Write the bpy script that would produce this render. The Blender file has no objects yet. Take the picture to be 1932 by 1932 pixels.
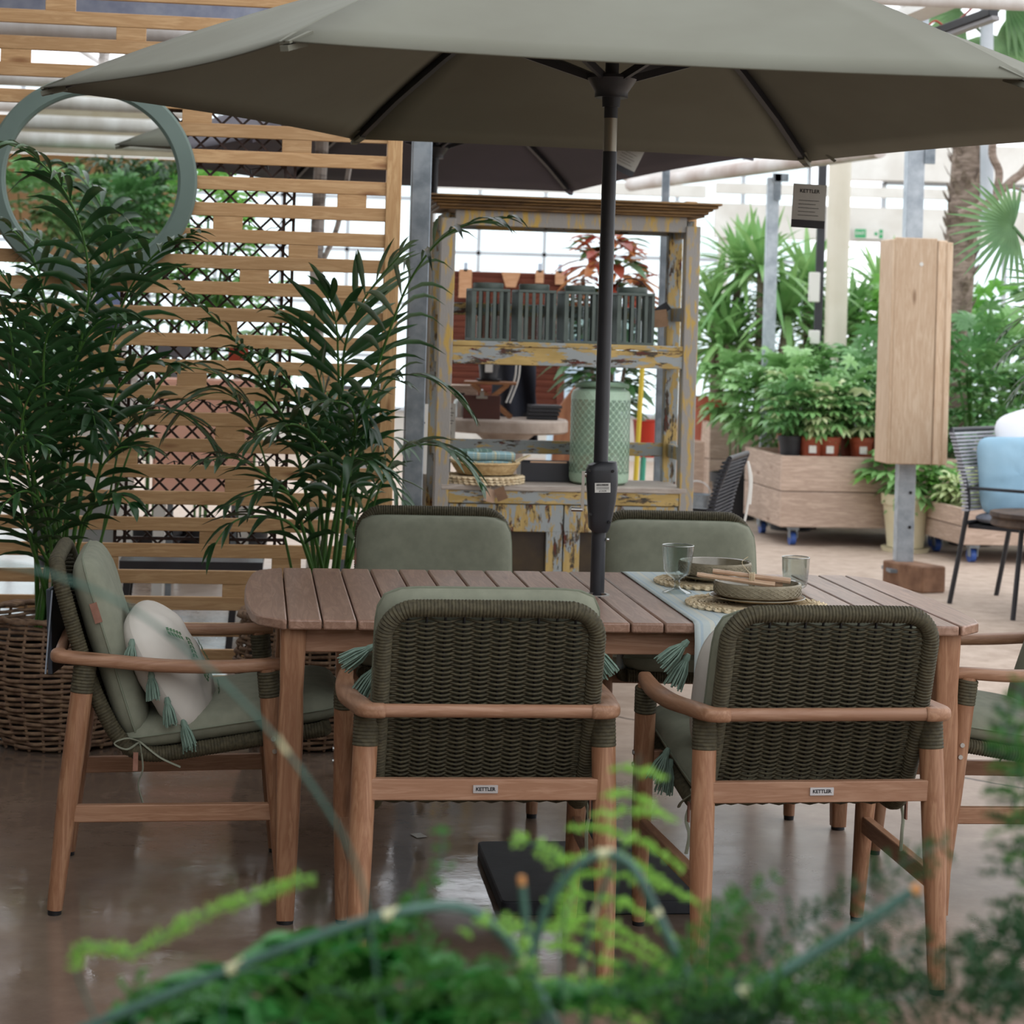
import bpy, math, random
from math import sin, cos, pi, radians, sqrt, atan2, hypot, floor
from mathutils import Vector, Matrix, noise
random.seed(7)
V = Vector
SC = bpy.context.scene
COL = SC.collection
# ---------------------------------------------------------------- camera, sky, exposure
F, CX, CY, ROLL, CAMZ = 3800.0, 966.0, 612.0, .029, 1.457
cd = bpy.data.cameras.new('camera'); cam = bpy.data.objects.new('camera', cd); COL.objects.link(cam)
cam.location = (0, 0, CAMZ)
cam.rotation_mode = 'QUATERNION'
cam.rotation_quaternion = (Matrix.Rotation(radians(90), 4, 'X') @ Matrix.Rotation(ROLL, 4, 'Z')).to_quaternion()
cd.sensor_width = 24.0; cd.lens = F / 1932 * 24.0
cd.shift_x = 0.0; cd.shift_y = -(966 - CY) / 1932
cd.clip_start = .05; cd.clip_end = 200
cd.dof.use_dof = True; cd.dof.focus_distance = 5.0; cd.dof.aperture_fstop = 4.5
SC.camera = cam
wd = bpy.data.worlds.new('overcast_sky'); SC.world = wd; wd.use_nodes = True
bg = wd.node_tree.nodes['Background']
bg.inputs[0].default_value = (.92, .95, 1.0, 1); bg.inputs[1].default_value = 2.1
SC.view_settings.view_transform = 'Standard'; SC.view_settings.look = 'None'
SC.view_settings.gamma = 1; SC.view_settings.use_curve_mapping = False
SC.view_settings.exposure = 0.0
SC.cycles.max_bounces = 8; SC.cycles.diffuse_bounces = 2; SC.cycles.transparent_max_bounces = 12
SC.cycles.sample_clamp_indirect = 6.0

def ray(px, py):
    dx, dy = px - CX, py - CY
    return (dx * cos(ROLL) + dy * sin(ROLL)) / F, (-dx * sin(ROLL) + dy * cos(ROLL)) / F
def at(px, py, Y):
    a, b = ray(px, py); return V((a * Y, Y, CAMZ - b * Y))
def atz(px, py, z):
    a, b = ray(px, py); Y = (CAMZ - z) / b; return V((a * Y, Y, z))

# ---------------------------------------------------------------- materials
def lin(h):
    if isinstance(h, str):
        h = h.lstrip('#'); h = [int(h[i:i + 2], 16) / 255 for i in (0, 2, 4)]
        return tuple((c / 12.92 if c <= .04045 else ((c + .055) / 1.055) ** 2.4) for c in h)
    return h
class NT:
    def __init__(s, name):
        s.m = bpy.data.materials.new(name); s.m.use_nodes = True; s.t = s.m.node_tree; s.n = s.t.nodes
        s.b = s.n['Principled BSDF']; s.o = s.n['Material Output']; s.tc = s.n.new('ShaderNodeTexCoord')
    def new(s, t, **k):
        n = s.n.new(t)
        for a, b in k.items(): setattr(n, a, b)
        return n
    def link(s, a, b): s.t.links.new(a, b)
    def mapping(s, scale=(1, 1, 1), rot=(0, 0, 0), src='Object', loc=(0, 0, 0)):
        m = s.new('ShaderNodeMapping'); s.link(s.tc.outputs[src], m.inputs[0])
        m.inputs['Scale'].default_value = scale; m.inputs['Rotation'].default_value = rot; m.inputs['Location'].default_value = loc
        return m.outputs[0]
    def noise(s, vec, scale, detail=3, rough=.55, dist=0):
        n = s.new('ShaderNodeTexNoise'); s.link(vec, n.inputs['Vector'])
        n.inputs['Scale'].default_value = scale; n.inputs['Detail'].default_value = detail
        n.inputs['Roughness'].default_value = rough; n.inputs['Distortion'].default_value = dist
        return n.outputs['Fac']
    def ramp(s, fac, stops, interp='LINEAR'):
        r = s.new('ShaderNodeValToRGB'); s.link(fac, r.inputs[0]); cr = r.color_ramp; cr.interpolation = interp
        while len(cr.elements) < len(stops): cr.elements.new(.5)
        for e, (p, c) in zip(cr.elements, stops):
            e.position = p; e.color = (*lin(c), 1) if not isinstance(c, float) else (c, c, c, 1)
        return r.outputs[0]
    def bump(s, h, strength, dist=.01):
        b = s.new('ShaderNodeBump'); s.link(h, b.inputs['Height']); b.inputs['Strength'].default_value = strength
        b.inputs['Distance'].default_value = dist; s.link(b.outputs[0], s.b.inputs['Normal'])
    def math(s, op, a, b=None):
        m = s.new('ShaderNodeMath', operation=op)
        for i, x in enumerate((a, b)):
            if x is None: continue
            if hasattr(x, 'default_value') or hasattr(x, 'is_output'): s.link(x, m.inputs[i])
            else: m.inputs[i].default_value = x
        return m.outputs[0]
    def mix(s, fac, a, b):
        m = s.new('ShaderNodeMix', data_type='RGBA')
        for i, x in ((0, fac), (6, a), (7, b)):
            if hasattr(x, 'is_output'): s.link(x, m.inputs[i])
            elif i == 0: m.inputs[0].default_value = x
            else: m.inputs[i].default_value = (*lin(x), 1)
        return m.outputs[2]
    def sep(s, vec):
        n = s.new('ShaderNodeSeparateXYZ'); s.link(vec, n.inputs[0]); return n.outputs
    def set(s, rough=.6, metal=0, spec=.5, coat=0, coatr=.1):
        i = s.b.inputs
        i['Roughness'].default_value = rough; i['Metallic'].default_value = metal
        i['Specular IOR Level'].default_value = spec; i['Coat Weight'].default_value = coat; i['Coat Roughness'].default_value = coatr
MATS = {}
def mat(name, c1, c2=None, rough=.6, ns=6, st=(1, 1, 1), detail=3, bump=0, bs=60, bd=.004, metal=0, spec=.4, coat=0, lo=.35, hi=.65, vary=0):
    if name in MATS: return MATS[name]
    t = NT(name); t.set(rough, metal, spec, coat)
    col = None
    vec = t.mapping(st)
    if c2 is None: c2 = c1
    f = t.noise(vec, ns, detail)
    col = t.ramp(f, [(lo, c1), (hi, c2)])
    if vary:
        oi = t.new('ShaderNodeObjectInfo'); hs = t.new('ShaderNodeHueSaturation')
        t.link(col, hs.inputs['Color'])
        t.link(t.math('ADD', t.math('MULTIPLY', oi.outputs['Random'], vary), 1 - vary / 2), hs.inputs['Value'])
        col = hs.outputs[0]
    t.link(col, t.b.inputs['Base Color'])
    if bump: t.bump(t.noise(t.mapping(st), bs, 2), bump, bd)
    MATS[name] = t.m; return t.m
def wood(name, c1, c2, axis, rough=.5, dark=None, vary=.15, ns=14, knots=True):
    st = {'x': (1.2, 14, 14), 'y': (14, 1.2, 14), 'z': (14, 14, 1.2)}[axis]
    t = NT(name); t.set(rough, 0, .4)
    oi = t.new('ShaderNodeObjectInfo')
    vm = t.new('ShaderNodeVectorMath', operation='ADD'); t.link(t.tc.outputs['Object'], vm.inputs[0])
    sc = t.new('ShaderNodeVectorMath', operation='SCALE'); t.link(oi.outputs['Location'], sc.inputs[0]); sc.inputs['Scale'].default_value = 3.7
    t.link(sc.outputs[0], vm.inputs[1])
    mp = t.new('ShaderNodeMapping'); t.link(vm.outputs[0], mp.inputs[0]); mp.inputs['Scale'].default_value = st
    f = t.noise(mp.outputs[0], ns / 4, 4, .6, .6)
    col = t.ramp(f, [(.3, c1), (.5, c2), (.62, c1), (.75, c2)])
    if knots:
        st2 = tuple(6 if s > 2 else 1.6 for s in st)
        mp2 = t.new('ShaderNodeMapping'); t.link(vm.outputs[0], mp2.inputs[0]); mp2.inputs['Scale'].default_value = st2
        vo = t.new('ShaderNodeTexVoronoi'); t.link(mp2.outputs[0], vo.inputs['Vector']); vo.inputs['Scale'].default_value = 1.7
        k = t.ramp(vo.outputs['Distance'], [(.05, 1.0), (.15, 0.0)])
        col = t.mix(t.math('MULTIPLY', k, .75), col, dark or '#5c3a20')
    hs = t.new('ShaderNodeHueSaturation'); t.link(col, hs.inputs['Color'])
    t.link(t.math('ADD', t.math('MULTIPLY', oi.outputs['Random'], vary), 1 - vary / 2), hs.inputs['Value'])
    t.link(hs.outputs[0], t.b.inputs['Base Color'])
    t.bump(f, .15, .003)
    return t.m
def leafmat(name, c1, c2, ns=3, rough=.4, tr=.3):
    t = NT(name); t.set(rough, 0, .55)
    f = t.noise(t.mapping(), ns, 3)
    col = t.ramp(f, [(.35, c1), (.65, c2)])
    t.link(col, t.b.inputs['Base Color'])
    tl = t.new('ShaderNodeBsdfTranslucent'); t.link(col, tl.inputs[0])
    mx = t.new('ShaderNodeMixShader'); mx.inputs[0].default_value = tr
    t.link(t.b.outputs[0], mx.inputs[1]); t.link(tl.outputs[0], mx.inputs[2]); t.link(mx.outputs[0], t.o.inputs[0])
    return t.m
def glassmat(name, col, rough=.02, tint=.93):
    t = NT(name); n = t.n; n.remove(t.b)
    gl = t.new('ShaderNodeBsdfGlossy'); gl.inputs['Roughness'].default_value = rough
    tr = t.new('ShaderNodeBsdfTransparent'); tr.inputs[0].default_value = (*[c * tint for c in lin(col)], 1)
    fr = t.new('ShaderNodeLayerWeight'); fr.inputs[0].default_value = .35
    mx = t.new('ShaderNodeMixShader'); t.link(t.math('MULTIPLY', fr.outputs['Facing'], .7), mx.inputs[0])
    t.link(tr.outputs[0], mx.inputs[1]); t.link(gl.outputs[0], mx.inputs[2]); t.link(mx.outputs[0], t.o.inputs[0])
    return t.m
# ---------------------------------------------------------------- mesh builder
class MB:
    def __init__(s): s.v = []; s.f = []; s.m = []; s.mi = 0
    def add(s, vs, fs):
        o = len(s.v); s.v.extend([tuple(x) for x in vs]); s.f.extend([tuple(i + o for i in f) for f in fs]); s.m.extend([s.mi] * len(fs))
        return s
    def box(s, c, size, rot=None):
        x, y, z = [d / 2 for d in size]; c = V(c)
        vs = [V((a, b, d)) for a in (-x, x) for b in (-y, y) for d in (-z, z)]
        if rot is not None: vs = [rot @ v for v in vs]
        return s.add([v + c for v in vs], [(0, 1, 3, 2), (4, 6, 7, 5), (0, 4, 5, 1), (2, 3, 7, 6), (0, 2, 6, 4), (1, 5, 7, 3)])
    def beam(s, p0, p1, w, h, up=(0, 0, 1), w1=None, h1=None):
        p0, p1 = V(p0), V(p1); t = (p1 - p0).normalized(); up = V(up)
        if abs(t.dot(up)) > .98: up = V((0, 1, 0))
        sd = t.cross(up).normalized(); u = sd.cross(t).normalized()
        w1 = w if w1 is None else w1; h1 = h if h1 is None else h1
        vs = [p + sd * (a * ww / 2) + u * (b * hh / 2) for p, ww, hh in ((p0, w, h), (p1, w1, h1)) for a, b in ((-1, -1), (1, -1), (1, 1), (-1, 1))]
        return s.add(vs, [(0, 3, 2, 1), (4, 5, 6, 7), (0, 1, 5, 4), (1, 2, 6, 5), (2, 3, 7, 6), (3, 0, 4, 7)])
    def tube(s, pts, r, n=8, cap=True, closed=False, flat=1.0, up=None):
        pts = [V(p) for p in pts]; N = len(pts)
        rs = r if isinstance(r, (list, tuple)) else [r] * N
        T = []
        for i in range(N):
            a = pts[(i - 1) % N] if (closed or i > 0) else pts[i]; b = pts[(i + 1) % N] if (closed or i < N - 1) else pts[i]
            d = b - a; T.append(d.normalized() if d.length > 1e-9 else V((0, 0, 1)))
        u = V(up) if up else (V((0, 0, 1)) if abs(T[0].z) < .9 else V((0, 1, 0)))
        vs = []
        for i in range(N):
            if up: u = V(up)
            sd = T[i].cross(u)
            if sd.length < 1e-6: sd = T[i].cross(V((1, .1, 0)))
            sd.normalize(); u = sd.cross(T[i]).normalized()
            for k in range(n):
                a = 2 * pi * k / n
                vs.append(pts[i] + sd * (cos(a) * rs[i]) + u * (sin(a) * rs[i] * flat))
        fs = []
        for i in range(N if closed else N - 1):
            j = (i + 1) % N
            for k in range(n):
                k2 = (k + 1) % n; fs.append((i * n + k, i * n + k2, j * n + k2, j * n + k))
        if cap and not closed:
            fs.append(tuple(range(n))[::-1]); fs.append(tuple((N - 1) * n + k for k in range(n)))
        return s.add(vs, fs)
    def sweep(s, pts, prof, up=(0, 0, 1), scale=None, closed=False):
        pts = [V(p) for p in pts]; N = len(pts); n = len(prof); vs = []
        for i in range(N):
            a = pts[(i - 1) % N] if (closed or i > 0) else pts[i]; b = pts[(i + 1) % N] if (closed or i < N - 1) else pts[i]
            t = (b - a).normalized(); sd = t.cross(V(up)).normalized(); u = sd.cross(t)
            k = scale[i] if scale else (1, 1)
            for (x, y) in prof: vs.append(pts[i] + sd * (x * k[0]) + u * (y * k[1]))
        fs = []
        for i in range(N if closed else N - 1):
            j = (i + 1) % N
            for k in range(n): fs.append((i * n + k, i * n + (k + 1) % n, j * n + (k + 1) % n, j * n + k))
        if not closed: fs.append(tuple(range(n))[::-1]); fs.append(tuple((N - 1) * n + k for k in range(n)))
        return s.add(vs, fs)
    def lathe(s, prof, n=32, c=(0, 0, 0), cap=True, sx=1, sy=1):
        c = V(c); vs = []; m = len(prof)
        for (r, z) in prof:
            for k in range(n):
                a = 2 * pi * k / n; vs.append(c + V((cos(a) * r * sx, sin(a) * r * sy, z)))
        fs = []
        for i in range(m - 1):
            for k in range(n):
                k2 = (k + 1) % n; fs.append((i * n + k, i * n + k2, (i + 1) * n + k2, (i + 1) * n + k))
        if cap: fs.append(tuple(range(n))[::-1]); fs.append(tuple((m - 1) * n + k for k in range(n)))
        return s.add(vs, fs)
    def grid(s, fn, nu, nv):
        vs = [fn(i / nu, j / nv) for i in range(nu + 1) for j in range(nv + 1)]
        w = nv + 1
        return s.add(vs, [(i * w + j, (i + 1) * w + j, (i + 1) * w + j + 1, i * w + j + 1) for i in range(nu) for j in range(nv)])
    def prism(s, outline, z0, z1, M=None):
        n = len(outline); vs = [V((x, y, z0)) for x, y in outline] + [V((x, y, z1)) for x, y in outline]
        if M is not None: vs = [M @ v for v in vs]
        return s.add(vs, [tuple(range(n))[::-1], tuple(range(n, 2 * n))] + [(i, (i + 1) % n, n + (i + 1) % n, n + i) for i in range(n)])
    def text(s, txt, size, M, depth=.0006, bold=0):
        cu = bpy.data.curves.new('t', 'FONT'); cu.body = txt; cu.size = size; cu.align_x = 'CENTER'; cu.align_y = 'CENTER'
        cu.extrude = depth; cu.offset = bold; cu.resolution_u = 2
        ob = bpy.data.objects.new('t', cu); COL.objects.link(ob)
        dg = bpy.context.evaluated_depsgraph_get(); me = bpy.data.meshes.new_from_object(ob.evaluated_get(dg))
        s.add([M @ v.co for v in me.vertices], [tuple(p.vertices) for p in me.polygons])
        bpy.data.objects.remove(ob); bpy.data.curves.remove(cu); bpy.data.meshes.remove(me); return s
    def build(s, name, mats, parent=None, smooth=True, bevel=0, solid=0, M=None, auto=35):
        me = bpy.data.meshes.new(name)
        vs = [tuple(M @ V(v)) for v in s.v] if M is not None else s.v
        me.from_pydata(vs, [], s.f)
        mats = mats if isinstance(mats, (list, tuple)) else [mats]
        for m in mats: me.materials.append(m)
        if len(mats) > 1: me.polygons.foreach_set('material_index', s.m)
        if smooth:
            me.polygons.foreach_set('use_smooth', [True] * len(me.polygons))
            if auto: me.set_sharp_from_angle(angle=radians(auto))
        me.update()
        o = bpy.data.objects.new(name, me); COL.objects.link(o)
        if parent is not None: o.parent = parent
        if solid: md = o.modifiers.new('s', 'SOLIDIFY'); md.thickness = solid; md.offset = 0
        if bevel:
            md = o.modifiers.new('b', 'BEVEL'); md.width = bevel; md.segments = 2; md.limit_method = 'ANGLE'; md.angle_limit = radians(40)
        return o
def tag(o, label=None, cat=None, group=None, kind=None):
    if label: o['label'] = label
    if cat: o['category'] = cat
    if group: o['group'] = group
    if kind: o['kind'] = kind
    return o
def thing(name, label, cat, loc=(0, 0, 0), rz=0, group=None):
    o = bpy.data.objects.new(name, None); COL.objects.link(o); o.empty_display_size = .1
    o.location = loc; o.rotation_euler = (0, 0, rz); return tag(o, label, cat, group)
def kids(o): return [c for c in bpy.data.objects if c.parent == o]
def copy_tree(o, loc=None, rz=None, label=None, parent=None, skip=()):
    c = o.copy(); COL.objects.link(c)
    if parent is not None: c.parent = parent
    if loc is not None: c.location = loc
    if rz is not None: c.rotation_euler = (0, 0, rz)
    if label: c['label'] = label
    for ch in list(o.children):
        if ch.name.split('.')[0] in skip: continue
        copy_tree(ch, parent=c)
    return c
def struct(o): o['kind'] = 'structure'; return o
def smoothpath(pts, n=8, closed=False):
    pts = [V(p) for p in pts]; N = len(pts); out = []
    for i in range(N if closed else N - 1):
        g = lambda k: pts[k % N] if closed else pts[max(0, min(N - 1, k))]
        a, b, c, d = g(i - 1), g(i), g(i + 1), g(i + 2)
        for k in range(n):
            t = k / n; t2, t3 = t * t, t * t * t
            out.append(.5 * ((2 * b) + (c - a) * t + (2 * a - 5 * b + 4 * c - d) * t2 + (3 * b - a - 3 * c + d) * t3))
    if not closed: out.append(pts[-1])
    return out
def resample(pts, step):
    pts = [V(p) for p in pts]; L = [0]
    for a, b in zip(pts, pts[1:]): L.append(L[-1] + (b - a).length)
    n = max(2, int(L[-1] / step)); out = []; j = 0
    for i in range(n + 1):
        d = L[-1] * i / n
        while j < len(pts) - 2 and L[j + 1] < d: j += 1
        seg = L[j + 1] - L[j]; out.append(pts[j].lerp(pts[j + 1], (d - L[j]) / seg if seg > 1e-9 else 0))
    return out
def rrect(w, h, r, n=5):
    out = []
    for cx, cy, a0 in ((w / 2 - r, h / 2 - r, 0), (-w / 2 + r, h / 2 - r, 90), (-w / 2 + r, -h / 2 + r, 180), (w / 2 - r, -h / 2 + r, 270)):
        for k in range(n + 1):
            a = radians(a0 + 90 * k / n); out.append((cx + r * cos(a), cy + r * sin(a)))
    return out
def pad(mb, w, h, t, M, nth=56, nr=9, ex=7, puff=5, wob=0):
    """a stuffed cushion: rounded rectangle in the local xy plane, thickness along z"""
    def ol(a):
        c, s = cos(a), sin(a); return (abs(c) ** ex + abs(s) ** ex) ** (-1 / ex)
    for sg in (1, -1):
        vs = []; fs = []
        for i in range(nr + 1):
            q = 1 - (1 - i / nr) ** 1.8
            for k in range(nth):
                a = 2 * pi * k / nth; R = ol(a) * q
                z = sg * t / 2 * max(0, 1 - q ** puff) ** .5
                if wob: z += sg * wob * noise.noise(V((cos(a) * R * 3, sin(a) * R * 3, sg * 2.0 + w))) * (1 - q ** 4)
                vs.append(M @ V((w / 2 * R * cos(a), h / 2 * R * sin(a), z)))
        for i in range(nr):
            for k in range(nth):
                k2 = (k + 1) % nth; f = (i * nth + k, (i + 1) * nth + k, (i + 1) * nth + k2, i * nth + k2)
                fs.append(f if sg > 0 else f[::-1])
        mb.add(vs, fs)
    return mb
def TR(loc, rx=0, ry=0, rz=0): return Matrix.Translation(V(loc)) @ Matrix.Rotation(rz, 4, 'Z') @ Matrix.Rotation(ry, 4, 'Y') @ Matrix.Rotation(rx, 4, 'X')

# ---------------------------------------------------------------- plant pieces
def leaflet(mb, p, d, up, L, w, droop=.3, seg=4, fold=.25, peak=.42):
    d = d.normalized(); sd = d.cross(up)
    if sd.length < 1e-5: sd = d.cross(V((1, .2, .1)))
    sd.normalize(); n = sd.cross(d).normalized()
    vs = []
    for i in range(seg + 1):
        s = i / seg; q = p + d * (L * s) + V((0, 0, -1)) * (droop * L * s * s)
        ww = w * (sin(pi * min(1, .5 * s / peak)) if s < peak else cos(pi / 2 * ((s - peak) / (1 - peak)) ** 1.3))
        ww = max(ww, w * .06)
        vs += [q - sd * ww / 2 + n * (ww * fold), q, q + sd * ww / 2 + n * (ww * fold)]
    fs = []
    for i in range(seg):
        a = i * 3; fs += [(a, a + 1, a + 4, a + 3), (a + 1, a + 2, a + 5, a + 4)]
    mb.add(vs, fs)
def frond(mb, path, L, n, start=.35, w=.022, droop=.45, ang=42, r0=.006, rnd=random, lift=.15, tipL=.35):
    """pinnate leaf: rachis (material 1) and leaflets (material 0)"""
    pts = resample(smoothpath(path, 8), .02); N = len(pts)
    mb.mi = 1; mb.tube(pts, [r0 * (1 - .75 * i / (N - 1)) for i in range(N)], 5); mb.mi = 0
    for i in range(n):
        t = start + (1 - start) * (i + .5) / n; f = t * (N - 1); k = min(N - 2, int(f)); p = pts[k].lerp(pts[k + 1], f - k)
        T = (pts[k + 1] - pts[k]).normalized(); S = T.cross(V((0, 0, 1)))
        if S.length < .15: S = T.cross(V((0, -1, .2)))
        S.normalize(); U = S.cross(T).normalized(); s = (t - start) / (1 - start)
        l = L * (.55 + .45 * sin(pi * min(1, s * 1.15 + .12))) * (1 if s < .8 else 1 - (1 - tipL) * (s - .8) / .2)
        for sg in (-1, 1):
            a = radians(ang + 22 * s + rnd.uniform(-9, 9))
            d = S * (sg * cos(a)) + T * sin(a) + U * (lift + rnd.uniform(-.12, .12))
            leaflet(mb, p, d, U, l * rnd.uniform(.85, 1.1), w * rnd.uniform(.8, 1.15), droop * rnd.uniform(.6, 1.4), 5)
def fanleaf(mb, c, axis, nrm, L, n=22, spread=300, w=.03, droop=.2, rnd=random):
    axis = axis.normalized(); sd = axis.cross(nrm).normalized()
    for i in range(n):
        a = radians(-spread / 2 + spread * i / (n - 1))
        d = axis * cos(a) + sd * sin(a) + nrm * .12
        leaflet(mb, c, d, nrm, L * (.78 + .22 * cos(a)) * rnd.uniform(.92, 1.05), w, droop * rnd.uniform(.6, 1.3), 5, .3, .35)
def rosette(mb, c, n, L, w, rnd, droop=.5, lo=-.3, hi=1.3):
    for i in range(n):
        az = i * 2.399 + rnd.uniform(-.2, .2); el = lo + (hi - lo) * (i + .5) / n
        d = V((cos(az) * cos(el), sin(az) * cos(el), sin(el)))
        leaflet(mb, c, d, V((0, 0, 1)) if el < 1.2 else V((cos(az), sin(az), 0)), L * rnd.uniform(.75, 1.1), w, droop * rnd.uniform(.5, 1.3) * (1 - .4 * el), 6, .2, .3)
def palmate(mb, c, d, L, w, rnd, k=7):
    d = d.normalized(); s = d.cross(V((0, 0, 1)))
    if s.length < .1: s = V((1, 0, 0))
    s.normalize(); u = s.cross(d).normalized(); d2 = (d + V((0, 0, -.35))).normalized()
    for i in range(k):
        a = radians(-125 + 250 * i / (k - 1)) + rnd.uniform(-.1, .1)
        leaflet(mb, c, d2 * cos(a) + s * sin(a) + V((0, 0, .1)), u, L * (.8 + .2 * cos(a)) * rnd.uniform(.85, 1.1), w, .35, 3, .15, .55)
def crown(mb, c, rad, n, L, w, rnd, k=7, shell=.55, mats=1):
    c = V(c)
    for i in range(n):
        while True:
            q = V((rnd.uniform(-1, 1), rnd.uniform(-1, 1), rnd.uniform(-1, 1)))
            if shell < q.length < 1: break
        p = c + V((q.x * rad[0], q.y * rad[1], q.z * rad[2]))
        if mats > 1: mb.mi = rnd.choice((0, 0, 0, 1)) if mats == 2 else rnd.randrange(mats)
        palmate(mb, p, V((q.x, q.y, q.z * .5 + .25)), L * rnd.uniform(.75, 1.2), w, rnd, k)
    mb.mi = 0
# ---------------------------------------------------------------- materials in use
TEAKx = wood('teak_x', '#a27d64', '#8e674e', 'x'); TEAKy = wood('teak_y', '#a17b60', '#8c654b', 'y'); TEAKz = wood('teak_z', '#a27a5c', '#885e43', 'z')
TOPW = wood('table_plank', '#a58471', '#8c6c5a', 'y', .34, '#6b4d42', .14)
PINEx = wood('pine_slat', '#c8a276', '#b38b5f', 'x', .6, '#7a4c2a', .22); PINEz = wood('pine_post', '#cfaa7b', '#b98f61', 'z', .6, '#6b3f20', .1)
CRATEx = wood('crate_board', '#c9b2a1', '#ac9584', 'x', .75, '#6d5140', .2); CRATEy = wood('crate_board_end', '#bba493', '#a08a79', 'y', .75, '#6d5140', .2)
SAWNz = wood('sawn_timber', '#d3bca2', '#c0a488', 'z', .8, '#7f6249', .25)
BROWNx = wood('brown_slat', '#7a4433', '#5f3224', 'x', .6, '#3a1d14', .25)
DARKWOOD = wood('dark_trellis', '#43302a', '#2f211d', 'z', .7, knots=False)
ROPE = mat('olive_rope', '#4e4834', '#3b3626', .75, 90, detail=2, bump=.3, bs=220, bd=.001)
CUSH = mat('sage_canvas', '#838573', '#797b6a', .9, 25, detail=4, bump=.12, bs=420, bd=.0012)
SEAM = mat('sage_piping', '#767b69', rough=.9)
LEATHER = mat('tan_leather', '#8f6655', '#7b5444', .6, 30)
STEEL = mat('polished_steel', '#b9b9b6', rough=.3, metal=1)
GALV = mat('galvanised_steel', '#8d959b', '#6f787f', .45, 16, detail=5, metal=.55, bump=.05, bs=90)
BLACKM = mat('charcoal_metal', '#2b2c31', '#232428', .42, 8, spec=.5)
BLACKP = mat('black_plastic', '#1b1b1d', rough=.5)
WHITEM = mat('white_paint', '#e4e3dd', '#d3d0c8', .5, 3)
CANOPY = mat('olive_canvas', '#6f6f62', '#69685b', .85, 3, detail=4, bump=.06, bs=300, bd=.001)
CANOPY2 = mat('grey_purple_canvas', '#514c54', '#4b474e', .85, 3, bump=.06, bs=300)
PAPER = mat('white_card', '#d8d6cf', rough=.7)
INK = mat('black_ink', '#1d1d20', rough=.7)

# ---------------------------------------------------------------- the setting
A0 = radians(7.2)            # the table's long axis and the fence run at this angle
def floormat():
    t = NT('concrete_floor'); t.set(.3, 0, .5)
    v = t.mapping(); big = t.noise(v, .55, 5, .6); fine = t.noise(v, 9, 5, .65)
    c1 = t.ramp(big, [(.3, '#63524a'), (.5, '#7b695b'), (.7, '#6f6156')])
    c2 = t.ramp(fine, [(.3, '#544439'), (.7, '#857262')])
    col = t.mix(.35, c1, c2)
    x, y, z = t.sep(v)                                 # the raw, dry concrete path begins beyond the polished floor
    dry = t.ramp(t.math('ADD', t.math('MULTIPLY', x, .15), t.math('ADD', t.math('MULTIPLY', y, .078), t.math('MULTIPLY', big, .25))), [(.56, 0.0), (1.0, 1.0)])
    col = t.mix(dry, col, t.ramp(fine, [(.3, '#a08c7b'), (.7, '#bfac9c')]))
    # one cracked joint
    jl = t.math('ADD', t.math('ADD', t.math('MULTIPLY', x, .62), t.math('MULTIPLY', y, .78)), t.math('MULTIPLY', t.noise(v, 7, 4), .05))
    jd = t.math('ABSOLUTE', t.math('SUBTRACT', jl, 6.18)); jk = t.ramp(jd, [(.006, 1.0), (.014, 0.0)])
    col = t.mix(t.math('MULTIPLY', jk, .8), col, '#33291f')
    t.link(col, t.b.inputs['Base Color'])
    rr = t.ramp(t.noise(v, 3.2, 6, .7), [(.35, .045), (.7, .20)])
    mr = t.new('ShaderNodeMix', data_type='FLOAT'); t.link(dry, mr.inputs[0]); t.link(rr, mr.inputs[2]); mr.inputs[3].default_value = .75
    t.link(mr.outputs[0], t.b.inputs['Roughness'])
    t.bump(t.noise(v, 12, 5, .6), .06, .01); return t.m
f = MB(); f.box((3, 10, -.05), (30, 40, .1)); struct(f.build('floor', floormat(), smooth=False))
CEILM = mat('shade_screen', '#d9d5cf', '#cbc6c0', .8, 2)
c = MB()
for k in range(17):
    c.box((-3.9, -6.4 + k * .98, 3.62), (4.6, .76, .03))
struct(c.build('sky_block_strips', CEILM, smooth=False))  # overhead strips, their width and reach shaped to block sky light on the left
WALLM = mat('ochre_plaster', '#c59d75', '#b88f68', .9, 2)
w = MB(); w.box((0, -7.2, .95), (14, .15, 1.9)); struct(w.build('wall_south', WALLM, smooth=False))  # wall behind the viewer, added to cut front light and for the mirror
w = MB()
for k in range(14): w.box((-6 + k, -6.9 + .12 * (k % 2), 2.72), (1.06, .03, 1.62))
struct(w.build('trim_30', mat('cream_fleece', '#c2b8a2', '#aea38c', .95, 3, st=(1, 1, 4), detail=5), smooth=False))
w = MB(); w.box((-5.2, 1.5, 1.7), (.15, 17, 3.4)); struct(w.build('wall_west_light_block', mat('light_block_grey', '#6f6d69', '#62605c', .9, 2), smooth=False))  # unseen wall added to keep light off the left side
# glazed far wall of the greenhouse
PANE = glassmat('greenhouse_glass', '#eef4f4', .02, .98)
FRAMEM = mat('greenhouse_bar', '#b9bfc4', '#a9b0b6', .5, 3)
def glazing(i, x0, x1, Y, z0, z1, dx, dz, bw=.04):
    r = struct(thing('window_%d' % i, None, None, (0, 0, 0)))
    g = MB(); g.box(((x0 + x1) / 2, Y + .02, (z0 + z1) / 2), (x1 - x0, .01, z1 - z0)); g.build('pane', PANE, r, smooth=False)
    b = MB(); n = int(round((x1 - x0) / dx)); m = int(round((z1 - z0) / dz))
    for k in range(n + 1): b.box((x0 + (x1 - x0) * k / n, Y, (z0 + z1) / 2), (bw, .05, z1 - z0))
    for k in range(m + 1): b.box(((x0 + x1) / 2, Y - .001, z0 + (z1 - z0) * k / m), (x1 - x0, .048, bw))
    b.build('window_frame', FRAMEM, r, smooth=False)
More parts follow.
